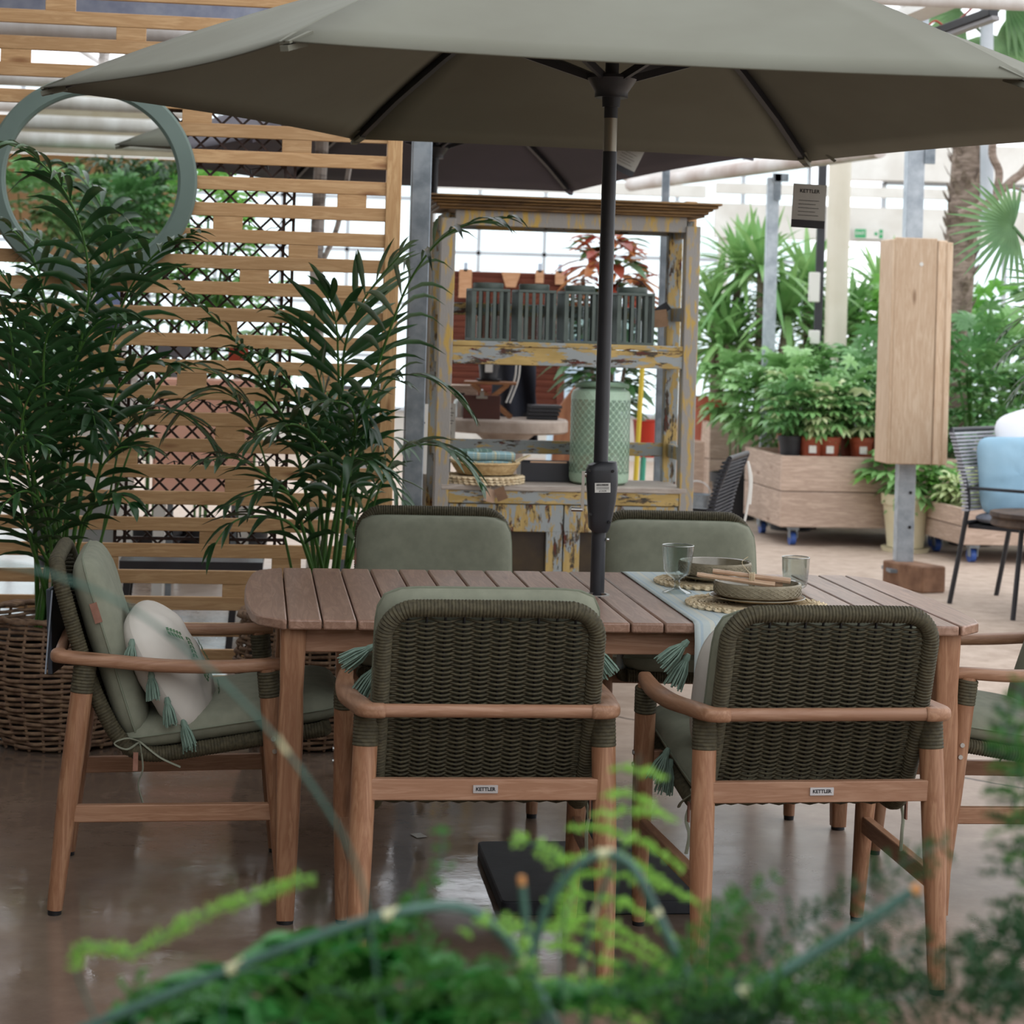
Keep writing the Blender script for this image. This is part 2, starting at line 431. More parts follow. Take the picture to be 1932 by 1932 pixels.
glazing(1, -9, 3.2, 22, .5, 3.95, .7, .62)
glazing(2, 4.2, 14, 23, .4, 3.2, 1.4, 1.4, .05)
w = MB(); w.box((-3, 22.1, .25), (12.4, .2, .5)); w.box((9, 23.1, .2), (10, .2, .4)); struct(w.build('wall_north', mat('low_plinth', '#c9c5bd', '#b9b5ad', .9, 3), smooth=False))
w = MB(); w.box((9, 22.9, 3.42), (10.5, .25, .42)); struct(w.build('trim_1', WHITEM, smooth=False))

# ---------------------------------------------------------------- dining table
TC = V((.248, 5.39, 0))
tb = thing('dining_table', 'long brown hardwood slatted dining table with a parasol through its middle', 'table', TC, A0)
PITCH = .083; HALF = 10 * PITCH
def endout(y):  # the bowed short end
    k = abs(y) / .5; return HALF + .105 - .035 * k * k - (.06 * max(0, (k - .8) / .2) ** 2)
for i in range(22):
    p = MB()
    if 0 < i < 21:
        x0 = -HALF + (i - 1) * PITCH + .002; x1 = x0 + PITCH - .004
        if i in (10, 11):  # planks that carry the parasol hole
            e = 0.0; r = .026; s = 1 if i == 10 else -1
            xe = x1 if i == 10 else x0; xo = x0 if i == 10 else x1
            arc = [(xe - s * r * cos(a), r * sin(a)) for a in [(-pi / 2 + pi * k / 10) for k in range(11)]]
            out = [(xo, -.5), (xe, -.5)] + arc + [(xe, .5), (xo, .5)]
            if s < 0: out = out[::-1]
            p.prism(out, .715, .74)
        else: p.box(((x0 + x1) / 2, 0, .7275), (x1 - x0, 1.0, .025))
    else:
        s = -1 if i == 0 else 1
        ys = [-.5 + k / 16 for k in range(17)]
        out = [(s * (HALF + .002), -.5)] + [(s * endout(y), y) for y in ys] + [(s * (HALF + .002), .5)]
        if s < 0: out = out[::-1]
        p.prism(out, .715, .74)
    p.build('tabletop_plank', TOPW, tb, bevel=.005)
for y in (-.44, .44):
    p = MB(); p.box((0, y, .685), (1.58, .025, .06)); p.build('apron', TEAKx, tb, bevel=.003)
for x in (-.79, .79):
    p = MB(); p.box((x, 0, .685), (.025, .86, .06)); p.build('apron', TEAKy, tb, bevel=.003)
for sx in (-1, 1):
    for sy in (-1, 1):
        p = MB(); prof = rrect(.062, .062, .012, 3)
        p.sweep([(sx * .815, sy * .44, z) for z in (0.01, .2, .36, .47, .56, .714)], prof, up=(0, 1, 0), scale=[(.68, .68), (.85, .85), (.97, .97), (1.0, 1.0), (.9, .9), (1.03, 1.03)])
        lg = p.build('leg', TEAKz, tb)
        q = MB(); q.lathe([(.02, 0), (.02, .011)], 14, (sx * .815, sy * .44, 0)); q.build('foot_glide', BLACKP, lg)
p = MB(); p.lathe([(.0265, .7395), (.034, .7395), (.034, .7425), (.0265, .7425), (.0265, .7395)], 28, cap=False); p.build('parasol_ring', STEEL, tb)

# ---------------------------------------------------------------- rope armchair
WRAP = .0075
def wrapped(mb, path, R, amp=.0012, n=9, pitch=WRAP, closed=False, cap=True):
    pts = resample(path, pitch / 3); N = len(pts)
    mb.tube(pts, [R + amp * (abs(sin(pi * i / 3 + .3)) - .4) * 2 for i in range(N)], n, cap=cap)
PROF = [(.36, .438), (.22, .417), (.08, .395), (-.04, .378), (-.105, .388), (-.145, .425), (-.175, .475), (-.21, .55), (-.245, .65), (-.278, .755), (-.305, .845)]
PS = resample(smoothpath([(0, u, z) for u, z in PROF], 6), .004)
def profat(z):  # back surface point at height z
    for a, b in zip(PS, PS[1:]):
        if b.y < -.09 and a.z <= z <= b.z: return a.lerp(b, (z - a.z) / max(1e-6, b.z - a.z))
    return PS[-1]
def make_chair():
    ch = thing('rope_armchair', 'x', 'chair', (0, 0, 0), 0, 'rope armchairs around the dining table')
    for sx in (-1, 1):
        p = MB(); p.tube([(sx * .272, -.28, .012), (sx * .268, -.255, .3), (sx * .262, -.231, .535), (sx * .26, -.224, .607)], [.019, .0265, .027, .021], 14)
        lg = p.build('leg', TEAKz, ch)
        q = MB(); wrapped(q, [(sx * .262, -.231, .535), (sx * .26, -.2245, .602)], .0275, .0012, 14); q.build('rope_wrap', ROPE, lg)
        q = MB(); q.lathe([(.016, 0), (.017, .013)], 12, (sx * .272, -.28, 0)); q.build('foot_glide', BLACKP, lg)
        p = MB(); p.tube([(sx * .278, .27, .012), (sx * .284, .245, .3), (sx * .288, .222, .535), (sx * .289, .214, .598)], [.017, .025, .026, .021], 14)
        lg = p.build('leg', TEAKz, ch)
        q = MB(); wrapped(q, [(sx * .288, .222, .53), (sx * .289, .215, .592)], .0265, .0012, 14); q.build('rope_wrap', ROPE, lg)
        q = MB(); q.lathe([(.015, 0), (.016, .013)], 12, (sx * .278, .27, 0)); q.build('foot_glide', BLACKP, lg)
        q = MB()
        for u, z in ((.232, .43), (.236, .40)): q.tube([(sx * .300, u, z), (sx * .314, u, z)], .006, 10)
        q.build('bolt', STEEL, lg)
        # arm: flat bowed bar that turns in at the back corner
        path = smoothpath([(sx * .225, -.288, .622), (sx * .25, -.288, .622), (sx * .2665, -.268, .621), (sx * .277, -.17, .614), (sx * .291, -.04, .605), (sx * .295, .1, .603), (sx * .290, .2, .607), (sx * .285, .25, .608)], 6)
        N = len(path); sc = []
        for i in range(N):
            t = i / (N - 1); sc.append((.85 + .4 * sin(pi * min(1, t * 1.1)), 1.0) if i not in (0, N - 1) else (.8, .9))
        p = MB(); p.sweep(path, rrect(.040, .030, .011, 3), scale=sc); am = p.build('arm', TEAKy, ch)
        q = MB(); q.tube([(sx * .275, -.262, .62), (sx * .2885, -.262, .62)], .007, 10); q.build('bolt', STEEL, am)
        p = MB(); p.beam((sx * .268, -.245, .243), (sx * .282, .24, .247), .022, .042); p.build('side_stretcher', TEAKy, ch, bevel=.003)
    p = MB(); p.tube([(-.23, -.288, .622), (.23, -.288, .622)], .0145, 14); p.build('back_rail', TEAKx, ch)
    p = MB(); p.box((0, -.248, .445), (.50, .022, .046)); rl = p.build('lower_rail', TEAKx, ch, bevel=.002)
    q = MB(); q.mi = 0; q.box((0, -.2605, .447), (.054, .003, .017)); q.mi = 1
    q.text('KETTLER', .0108, TR((0, -.2622, .447), radians(90)), .0003, .0004)
    tag(q.build('name_plate', [mat('silver_plate', '#c4c3c4', rough=.35, metal=.6), INK], rl, bevel=.0), 'small silver name plate with black lettering')
    p = MB(); p.box((0, .235, .415), (.53, .022, .04)); p.build('front_rail', TEAKx, ch, bevel=.002)
    # rope bound frame of the seat shell
    W = .232; side = [V((0, q.y, q.z)) for q in PS]
    loop = []
    L = [V((-W, q.y, q.z)) for q in side]; Rr = [V((W, q.y, q.z)) for q in side]
    top = side[-1]; d = (side[-1] - side[-8]).normalized()
    def corner(a0, a1, s):
        r = .07; out = []
        for k in range(1, 9):
            a = pi / 2 * k / 9; out.append(V((s * (W - r + r * cos(a)), 0, 0)) + top + d * (r * sin(a) - r))
        return out
    ncut = int(.07 / .004)
    path = L[:-ncut] + corner(0, 0, -1) + [V((x, top.y + d.y * 0, top.z)) for x in (-.12, -.04, .04, .12)] + corner(0, 0, 1)[::-1] + Rr[:-ncut][::-1]
    p = MB(); wrapped(p, path, .0185, .0014, 10); fr0 = side[0]
    wrapped(p, [V((-W, fr0.y, fr0.z)), V((W, fr0.y, fr0.z))], .0185, .0014, 10)
    p.build('rope_frame', ROPE, ch)
    # woven back: ropes run across, over and under ten ribs
    p = MB(); rows = 80; ribs = 11
    for k in range(rows):
        z = .405 + (.818 - .405) * k / (rows - 1); c = profat(z); c2 = profat(min(.84, z + .01)); T = (c2 - c); T = T.normalized() if T.length > 1e-6 else V((0, -.3, 1))
        nrm = V((0, -T.z, T.y)); wr = .222; pts = []
        m = ribs * 4
        for i in range(m + 1):
            x = -wr + 2 * wr * i / m; ph = cos(pi * (i / 4) + pi * (k % 2)); ed = min(1, (wr - abs(x)) / .04)
            pts.append(V((x, c.y, c.z)) + nrm * (ph * .0072 * ed) - V((0, 0, ph * .0010)))
        p.tube(pts, .0030, 5, cap=False)
    p.build('woven_back', ROPE, ch, auto=0)
    p = MB()
    for i in range(ribs + 1):
        x = -.222 + .444 * i / ribs; p.tube([V((x, profat(z).y, z)) for z in (.40, .5, .6, .7, .83)], .003, 5)
    p.build('back_rib', BLACKP, ch)
    # woven seat
    p = MB(); sp = [q for q in PS if q.y > -.07]
    for k in range(0, len(sp), 2):
        q0 = sp[k]; pts = [V((-.222 + .444 * i / 24, q0.y, q0.z + .004 * cos(pi * i / 2 + pi * ((k // 2) % 2)))) for i in range(25)]
        p.tube(pts, .0042, 4, cap=False)
    p.build('woven_seat', ROPE, ch, auto=0)
    # cushions
    lean = atan2(.31, .105)   # slope of the back
    bm = pi / 2 + radians(18.5)
    M = Matrix.Translation(V((0, -.168, .632))) @ Matrix.Rotation(bm, 4, 'X')
    p = MB(); pad(p, .495, .47, .092, M, ex=9, puff=7, wob=.004); bc = p.build('back_cushion', CUSH, ch, auto=60)
    q = MB(); o9 = [( .2475 * (abs(cos(a)) ** 9 + abs(sin(a)) ** 9) ** (-1 / 9) * cos(a), .235 * (abs(cos(a)) ** 9 + abs(sin(a)) ** 9) ** (-1 / 9) * sin(a)) for a in [2 * pi * k / 64 for k in range(64)]]
    q.tube([M @ V((x, y, 0)) for x, y in o9], .0028, 5, closed=True); q.build('seam', SEAM, bc)
    q = MB(); q.box(M @ V((.249, .10, .004)), (.005, .018, .05), Matrix.Rotation(radians(18.5), 3, 'X')); tag(q.build('leather_tab', LEATHER, bc), 'brown leather tab')
    M2 = Matrix.Translation(V((0, .135, .455))) @ Matrix.Rotation(radians(8.5), 4, 'X')
    p = MB(); pad(p, .495, .56, .09, M2, ex=9, puff=7, wob=.004); sc_ = p.build('seat_cushion', CUSH, ch, auto=60)
    q = MB(); q.tube([M2 @ V((x, y * .56 / .47, 0)) for x, y in o9], .0028, 5, closed=True); q.build('seam', SEAM, sc_)
    for sx in (-1, 1):
        p = MB()
        b = V((sx * .238, -.09, .41))
        p.tube(smoothpath([b, b + V((sx * .02, -.03, .012)), b + V((sx * .022, -.06, 0)), b + V((sx * .02, -.03, -.015)), b]), .004, 5, flat=.5)
        p.tube(smoothpath([b, b + V((sx * .02, .05, -.035)), b + V((sx * .015, .10, -.06))]), .0045, 5, flat=.5)
        p.tube(smoothpath([b, b + V((sx * .02, .01, -.06)), b + V((sx * .015, .0, -.10)), b + V((sx * .018, .012, -.145))]), .0045, 5, flat=.5)
        tie = p.build('fabric_tie', CUSH, ch)
        q = MB(); q.box(b + V((sx * .02, -.008, -.045)), (.004, .012, .045)); q.build('leather_pull', LEATHER, tie)
    return ch
ch0 = make_chair()
CHAIRS = [((-.06, 4.63), 7, 'rope armchair with its back to the viewer, sage cushion showing above its rope back'),
          ((.67, 4.70), 9.5, 'rope armchair with its back to the viewer beside the hanging table runner'),
          ((-.83, 5.18), 9 - 90, 'rope armchair at the table end next to the wicker basket, white pillow on it'),
          ((1.36, 5.41), 96.5, 'rope armchair at the table end nearest the potted shrubs, cut by the frame'),
          ((-.205, 6.2), 186, 'rope armchair facing the viewer across the table, beside the centre palm'),
          ((.575, 6.28), 184, 'rope armchair facing the viewer across the table, behind the wine glass')]
chs = []
for i, (xy, a, lb) in enumerate(CHAIRS):
    o = ch0 if i == 0 else copy_tree(ch0, label=lb)
    o['label'] = lb; o.location = (*xy, 0); o.rotation_euler = (0, 0, radians(a)); chs.append(o)
def part(o, stem): return [c for c in o.children if c.name.split('.')[0] == stem]
part(chs[0], 'back_cushion')[0].location = (0, .0, .026)
part(chs[1], 'back_cushion')[0].location = (0, 0, -.012)
for k in (4, 5): part(chs[k], 'back_cushion')[0].location = (0, .0, -.018)

# ---------------------------------------------------------------- scatter pillows with tassels
PILW = mat('cream_cotton', '#c9c3b9', '#bcb5aa', .9, 6, bump=.25, bs=14, bd=.02)
TASM = mat('sage_tassel', '#7b9082', '#697f71', .9, 60)
LEAFE = mat('leaf_embroidery', '#51704c', '#3f5e3c', .9, 40)
def tassel(p, top, d, L=.075, R=.022, rnd=random):
    d = V(d).normalized(); a = d.cross(V((.3, .9, .2))).normalized(); b = d.cross(a)
    p.tube([top, top + d * .012, top + d * .02], [.005, .009, .007], 8)
    for k in range(26):
        an = k * 2.399; q = sqrt((k + .5) / 26); off = a * (cos(an) * q) + b * (sin(an) * q)
        p.tube([top + d * .014 + off * .005, top + d * (L * .5) + off * R * .75, top + d * (L * rnd.uniform(.9, 1.05)) + off * R], [.002, .0022, .0018], 4, cap=False)
def pillow(label, M, tas, front=True, S=.40, TH=.15):
    o = thing('scatter_pillow', label, 'pillow', M.to_translation(), 0, 'cream pillows on the armchairs')
    R = M.to_3x3().to_4x4()
    p = MB(); pad(p, S, S, TH, R, ex=3.4, puff=1.9, wob=.012, nth=72, nr=14); p.build('cover', PILW, o, auto=0)
    if front:
        for (x, y, an) in ((-.06, .10, 40), (.07, .06, 200), (-.09, -.02, 20), (.03, -.05, 60), (.10, -.10, 140), (-.03, .0, 100)):
            q = MB(); ca, sa = cos(radians(an)), sin(radians(an))
            for s in (-1, 1):
                for k in range(5):
                    bx, by = x + ca * k * .012, y + sa * k * .012; th = radians(an + s * 50)
                    ex_, ey = bx + cos(th) * .018, by + sin(th) * .018
                    nx, ny = -sin(th) * .006, cos(th) * .006; mx, my = (bx + ex_) / 2, (by + ey) / 2
                    def Z(a, b): rr = min(.999, (abs(a / S * 2) ** 3.4 + abs(b / S * 2) ** 3.4) ** (1 / 3.4)); return TH / 2 * (1 - rr ** 1.9) ** .5 + .0125
                    q.add([R @ V((a, b, Z(a, b))) for a, b in ((bx, by), (mx + nx, my + ny), (ex_, ey), (mx - nx, my - ny))], [(0, 1, 2, 3)])
            q.build('leaf_embroidery', LEAFE, o, smooth=False)
    for (x, y, d) in tas:
        q = MB(); tassel(q, R @ V((x, y, 0)), d, .085 if S == .40 else .07, .024 if S == .40 else .019); q.build('tassel', TASM, o)
    return o
def cm(i): return Matrix.Translation(chs[i].location) @ Matrix.Rotation(chs[i].rotation_euler.z, 4, 'Z')
pl = cm(2) @ TR((.085, -.022, .565), radians(-58), 0, radians(-10)) @ Matrix.Rotation(radians(6), 4, 'Z')
pillow('cream pillow with green leaf sprigs on the chair at the table end beside the basket', pl,
       [(.158, .115, (.2, -.1, -1)), (.165, .10, (.35, -.15, -1)), (.180, -.045, (.15, -.1, -1)), (.182, .03, (.2, -.1, -1)), (.17, -.135, (-.05, -.1, -1)), (-.165, .16, (0.1, 0, -1))], S=.355, TH=.15)
pl = cm(0) @ TR((-.002, .0, .635), radians(90 + 20), 0, 0)
pillow('cream pillow with tassels poking out either side of the chair backrest', pl,
       [(-.235, .09, (-.9, .0, -.6)), (-.225, .04, (-.6, .0, -1)), (.262, .10, (.6, -.1, -.8)), (.25, .05, (.35, -.1, -1)), (.235, -.15, (.3, 0, -1))], False)
pl = cm(1) @ TR((-.026, .02, .615), radians(90 + 20), 0, 0)
pillow('cream pillow with one corner showing behind the rope chair by the table runner', pl,
       [(-.225, .135, (-.7, .0, -.7)), (-.22, .10, (-.45, 0, -1)), (-.24, -.15, (-.4, 0, -1)), (-.23, -.18, (-.2, 0, -1))], False)

# ---------------------------------------------------------------- parasols
def parasol(name, label, loc, yaw, R, zr, za, zh, cm_, group, dz=(0,) * 6, sag=.05):
    o = thing(name, label, 'parasol', loc, yaw, group)
    cor = [V((R * cos(radians(60 * k)), R * sin(radians(60 * k)), zr + dz[k])) for k in range(6)]
    def ridge(k, s): c = cor[k % 6]; return V((c.x * s, c.y * s, za - (za - c.z) * (.78 * s + .22 * s ** 3)))
    p = MB()
    for k in range(6):
        def fn(s, t, k=k):
            s = .035 + .965 * s
            a, b = ridge(k, s), ridge(k + 1, s); q = a.lerp(b, t); w = 4 * t * (1 - t)
            q.x *= 1 - sag * w * s; q.y *= 1 - sag * w * s; q.z -= .035 * w * s * (1 - s) * 1.5
            return q
        p.grid(fn, 16, 12)
    n = len(p.v)
    p.build('canopy', cm_, o, solid=.004, auto=12)
    for k in range(6):
        q = MB(); pts = [ridge(k, s) - V((0, 0, .016)) for s in (.03, .2, .4, .6, .8, .985)]
        for a, b in zip(pts, pts[1:]): q.beam(a, b, .018, .022)
        rb = q.build('rib', BLACKM, o)
        u = V((cos(radians(60 * k)), sin(radians(60 * k)), 0)); e = ridge(k, .45) - V((0, 0, .03))
        q = MB(); q.beam(u * .045 + V((0, 0, zh)), e, .012, .02); q.build('strut', BLACKM, rb)
        q = MB(); e0, e1 = ridge(k, .955) - V((0, 0, .006)), ridge(k, .998) - V((0, 0, .004)); q.beam(e0, e1, .05, .006, w1=.026); q.beam(e0 - V((0, 0, .022)), e1 - V((0, 0, .012)), .024, .012, w1=.02); q.build('rib_pocket', cm_, rb)
    q = MB(); q.lathe([(.024, zh - .075), (.025, zh - .05), (.045, zh - .05), (.045, zh - .035), (.055, zh - .02), (.068, zh + .0), (.066, zh + .008), (.02, zh + .01)], 24); q.build('runner_hub', BLACKM, o)
    q = MB(); q.lathe([(.03, za - .05), (.05, za - .02), (.03, za + .02), (.012, za + .05), (.005, za + .06)], 20); q.build('finial', BLACKM, o)
    return o
PC = V((.25, 5.43, 0))
um = parasol('parasol', 'large olive green hexagonal parasol standing through the dining table', PC, radians(1.5), 1.53, 2.04, 2.535, 2.125, CANOPY, 'garden parasols', dz=(-.01, -.005, .022, .012, -.022, -.05))
q = MB(); q.lathe([(.0195, .03), (.0195, 1.93)], 24); q.build('pole', BLACKM, um)
q = MB(); q.lathe([(.018, 1.93), (.018, 2.02)], 24); tag(q.build('pole_joint', mat('brushed_pole_joint', '#9a9384', rough=.35, metal=.8), um), 'bare metal joint of the pole')
q = MB(); q.lathe([(.0185, 2.02), (.0185, 2.5)], 24); q.build('pole_upper', BLACKM, um)
# crank housing, traced as a tapering box with rounded front
def crank():
    p = MB(); prof = []
    for z, x0, x1, d in ((.905, -.018, .022, .024), (.915, -.028, .028, .030), (.94, -.030, .034, .034), (.99, -.034, .043, .036), (1.04, -.038, .047, .037), (1.07, -.040, .046, .036), (1.085, -.034, .044, .034), (1.095, -.012, .042, .028)):
        prof.append((z, x0, x1, d))
    vs = []; fs = []; n = 24
    for z, x0, x1, d in prof:
        cx, hw = (x0 + x1) / 2, (x1 - x0) / 2
        for k in range(n):
            a = 2 * pi * k / n; c, s = cos(a), sin(a); e = .55
            vs.append(V((cx + hw * abs(c) ** e * (1 if c > 0 else -1), d * abs(s) ** e * (1 if s > 0 else -1) - .004, z)))
    for i in range(len(prof) - 1):
        for k in range(n): fs.append((i * n + k, i * n + (k + 1) % n, (i + 1) * n + (k + 1) % n, (i + 1) * n + k))
    fs.append(tuple(range(n))[::-1]); fs.append(tuple((len(prof) - 1) * n + k for k in range(n))); p.add(vs, fs)
    hs = p.build('crank_housing', BLACKM, um)
    q = MB()
    for x, z in ((-.033, 1.072), (.032, 1.072), (-.027, .955), (.026, .935)): q.tube([(x * .95, -.028, z), (x * .95, -.0425, z)], .0038, 8)
    q.build('screw_hole', BLACKP, hs)
    q = MB(); M = TR((.004, -.0415, 1.027), radians(90), 0, radians(0)) @ Matrix.Rotation(radians(2), 4, 'Z')
    q.mi = 0; q.add([M @ V((x, y, 0)) for x, y in ((-.021, -.013), (.021, -.013), (.021, .013), (-.021, .013))], [(0, 1, 2, 3)])
    q.mi = 1; rr = random.Random(3); x = -.017
    while x < .016:
        w_ = rr.choice((.0005, .0009, .0013)); q.add([M @ V((a, b, .0004)) for a, b in ((x, .0045), (x + w_, .0045), (x + w_, .0105), (x, .0105))], [(0, 1, 2, 3)]); x += w_ + rr.choice((.0006, .0009))
    for y in (.001, -.0015, -.004): q.add([M @ V((a, b, .0004)) for a, b in ((-.017, y), (.017, y), (.017, y + .0009), (-.017, y + .0009))], [(0, 1, 2, 3)])
    q.text('£119.99', .0062, M @ Matrix.Translation(V((0, -.009, .0004))), .0001, .0001)
    tag(q.build('price_sticker', [PAPER, INK], hs, smooth=False), 'white barcode price sticker')
    q = MB(); q.tube([(-.045, -.012, 1.06), (-.036, -.012, 1.06)], .008, 12); q.beam((-.047, -.014, 1.068), (-.047, -.018, .962), .008, .011, up=(0, 1, 0)); q.tube([(-.047, -.018, .965), (-.077, -.018, .965)], .006, 12)
    q.build('crank_handle', STEEL, hs)
    q = MB(); q.tube([(.022, -.004, .885), (.028, -.004, .885)], .005, 10); q.build('locking_pin', STEEL, um)
crank()
q = MB(); q.prism(rrect(.52, .58, .02, 4), .0, .035, Matrix.Translation(V((-.015, -.15, 0))) @ Matrix.Rotation(radians(5.5), 4, 'Z')); bp = q.build('base_plate', mat('base_slab', '#2a2c31', '#212328', .6, 20, bump=.1), um, bevel=.004)
q = MB(); q.lathe([(.032, .035), (.030, .30)], 20); q.build('pole_sleeve', BLACKM, bp)
q = MB(); b_ = V((.80, 1.20, 2.135)); q.tube(smoothpath([b_ + V((-.03, -.03, .01)), b_ + V((0, -.012, -.02)), b_ + V((.018, -.02, -.06)), b_ + V((.0, -.02, -.085)), b_ + V((.03, -.016, -.11))]), .011, 6, flat=.35); tag(q.build('fabric_tie', CANOPY, um), 'pale closing strap hanging from a rib')
um2 = parasol('parasol', 'grey parasol open behind the slatted fence and the yellow hutch', (-.40, 9.75, 0), radians(3), 1.56, 2.20, 2.72, 2.30, CANOPY2, 'garden parasols', dz=(.11, 0, 0, 0, 0, 0.03))
q = MB(); q.lathe([(.021, 2.06), (.021, 2.68)], 20); q.build('pole', BLACKM, um2)
q = MB(); q.lathe([(.017, .05), (.017, 2.06)], 20); tag(q.build('pole_lower', STEEL, um2), 'chrome lower pole')
q = MB(); q.lathe([(.24, 0), (.24, .05), (.03, .06), (.025, .3)], 32); q.build('base_plate', BLACKM, um2)
def hangtag(label, M, w, h, string, head=True):
    o = thing('hang_tag', label, 'tag', M.to_translation()); R = M.to_3x3().to_4x4()
    q = MB(); q.box((0, 0, 0), (w, .0012, h), R.to_3x3()); q.build('card', mat('grey_tag_card', '#aba89f', '#a29f96', .6, 5), o)
    q = MB(); q.box(R.to_3x3() @ V((0, -.0009, -h * .41)), (w, .0006, h * .18), R.to_3x3()); q.build('dark_footer', BLACKM, o)
    q = MB()
    T = R @ TR((0, -.0012, 0), radians(90))
    q.text('KETTLER', h * .115, T @ Matrix.Translation(V((0, h * .34, 0))), .0001, .0003)
    for k in range(5): q.add([T @ V((a, b, .0002)) for a, b in ((-w * .32, h * (.12 - .085 * k)), (w * (.3 - .1 * (k % 2)), h * (.12 - .085 * k)), (w * (.3 - .1 * (k % 2)), h * (.13 - .085 * k)), (-w * .32, h * (.13 - .085 * k)))], [(0, 1, 2, 3)])
    q.build('print', INK, o, smooth=False)
    q = MB(); q.tube([R.to_3x3() @ V((0, 0, h * .46)), string - M.to_translation()], .0008, 4); q.build('string', PAPER, o)
hc = at(1526, 389, 6.55)
hangtag('grey printed hang tag dangling from the rear edge of the olive parasol', Matrix.Translation(hc) @ Matrix.Rotation(radians(2), 4, 'Y'), .108, .142, at(1528, 306, 6.68))
hc = at(1185, 296, 8.9)
hangtag('pale tag hanging under the grey parasol behind the pole', Matrix.Translation(hc) @ Matrix.Rotation(radians(25), 4, 'Y'), .11, .15, hc + V((-.03, .02, .2)))

# ---------------------------------------------------------------- table runner and place settings
def tl(x, y, z=.74): return Matrix.Translation(TC) @ Matrix.Rotation(A0, 4, 'Z') @ V((x, y, z))
def runnermat(name, base, s1, s2, sc):
    t = NT(name); t.set(.9, 0, .2); x, y, z = t.sep(t.mapping())
    w = t.math('SINE', t.math('MULTIPLY', x, sc)); w2 = t.math('SINE', t.math('MULTIPLY', x, sc * .37))
    c = t.mix(t.ramp(w, [(.72, 0.0), (.85, 1.0)]), base, s1); c = t.mix(t.ramp(w2, [(.88, 0.0), (.94, 1.0)]), c, s2)
    t.link(c, t.b.inputs['Base Color']); t.bump(t.noise(t.mapping(), 300, 2), .1, .001); return t.m
RUN = runnermat('striped_linen', '#bdc6c3', '#adbcc2', '#cbccc0', 190)
ro = thing('table_runner', 'pale blue striped linen runner laid across the table and hanging down', 'table runner', TC, A0)
prof_r = [(-.525, .36), (-.522, .5), (-.515, .64), (-.512, .715), (-.508, .738), (-.49, .7438), (-.2, .743), (.2, .743), (.49, .7438), (.508, .738), (.514, .70), (.52, .6), (.525, .45)]
pr = resample([V((0, y, z)) for y, z in prof_r], .02)
q = MB(); W0, W1 = .155, .545
def rf(u, v):
    p = pr[int(u * (len(pr) - 1) + .5)]; x = W0 + (W1 - W0) * v
    dy = .008 * sin(v * 21 + p.z * 4) * max(0, min(1, (.70 - p.z) * 4)); return V((x, p.y + (dy - .004 if p.y < 0 else -dy + .004) * (1 if p.z < .72 else 0), p.z))
q.grid(rf, len(pr) - 1, 30); q.build('cloth', RUN, ro, solid=.0016)
STRAW = mat('woven_seagrass', '#e0cfae', '#c9b28c', .9, 70, detail=3, bump=.5, bs=150, bd=.003)
STRAWD = mat('flat_straw', '#cdb284', '#b19366', .8, 50, bump=.3, bs=140)
def braidring(p, r, z, amp, n, tube_r, ph=0, c=(0, 0)):
    pts = [V((c[0] + (r + amp * sin(n * a + ph)) * cos(a), c[1] + (r + amp * sin(n * a + ph)) * sin(a), z + amp * .5 * cos(n * a + ph))) for a in [2 * pi * k / (n * 5) for k in range(n * 5)]]
    p.tube(pts, tube_r, 4, closed=True)
def placemat(label, x, y, z=.744, r=.19, layers=1, world=None, group='round straw placemats'):
    o = thing('straw_placemat', label, 'placemat', world or tl(x, y, z), A0, group)
    p = MB()
    for L in range(layers):
        k = .012
        while k < r - .03: braidring(p, k, .0035 + L * .011, .002, max(6, int(k * 150)), .0042); k += .0085
    p.build('woven_disc', STRAW, o)
    p = MB()
    for L in range(layers):
        for j in range(3): braidring(p, r - .024 + .009 * j, .0045 + L * .011, .004, 40, .005, j * 2.1 + L)
    p.build('braided_edge', STRAW, o)
    return o
def onrunner(px, py): return atz(px, py, .745)
P1 = onrunner(1428, 1143); P2 = onrunner(1348, 1101)
placemat('round straw placemat under the nearer dinner bowl', 0, 0, world=P1, r=.185)
placemat('round straw placemat under the farther dinner bowl', 0, 0, world=P2, r=.17)
GLAZE = mat('olive_glaze', '#8f8670', '#7b725c', .22, 20, spec=.6, coat=.5)
GLAZER = mat('ribbed_glaze', '#968c75', '#867c66', .5, 30, bump=.6, bs=90, bd=.004)
CLAYP = mat('raw_clay_edge', '#a2855f', '#8b6f4e', .6, 20)
def dish(name, label, cat, loc, prof, m, rim=None, group=None):
    o = thing(name, label, cat, loc, 0, group)
    p = MB(); p.lathe(prof, 48); p.build('body', m, o)
    if rim: q = MB(); q.tube([(rim[0] * cos(2 * pi * k / 48), rim[0] * sin(2 * pi * k / 48), rim[1]) for k in range(48)], rim[2], 6, closed=True); q.build('rim', GLAZE, o)
    return o
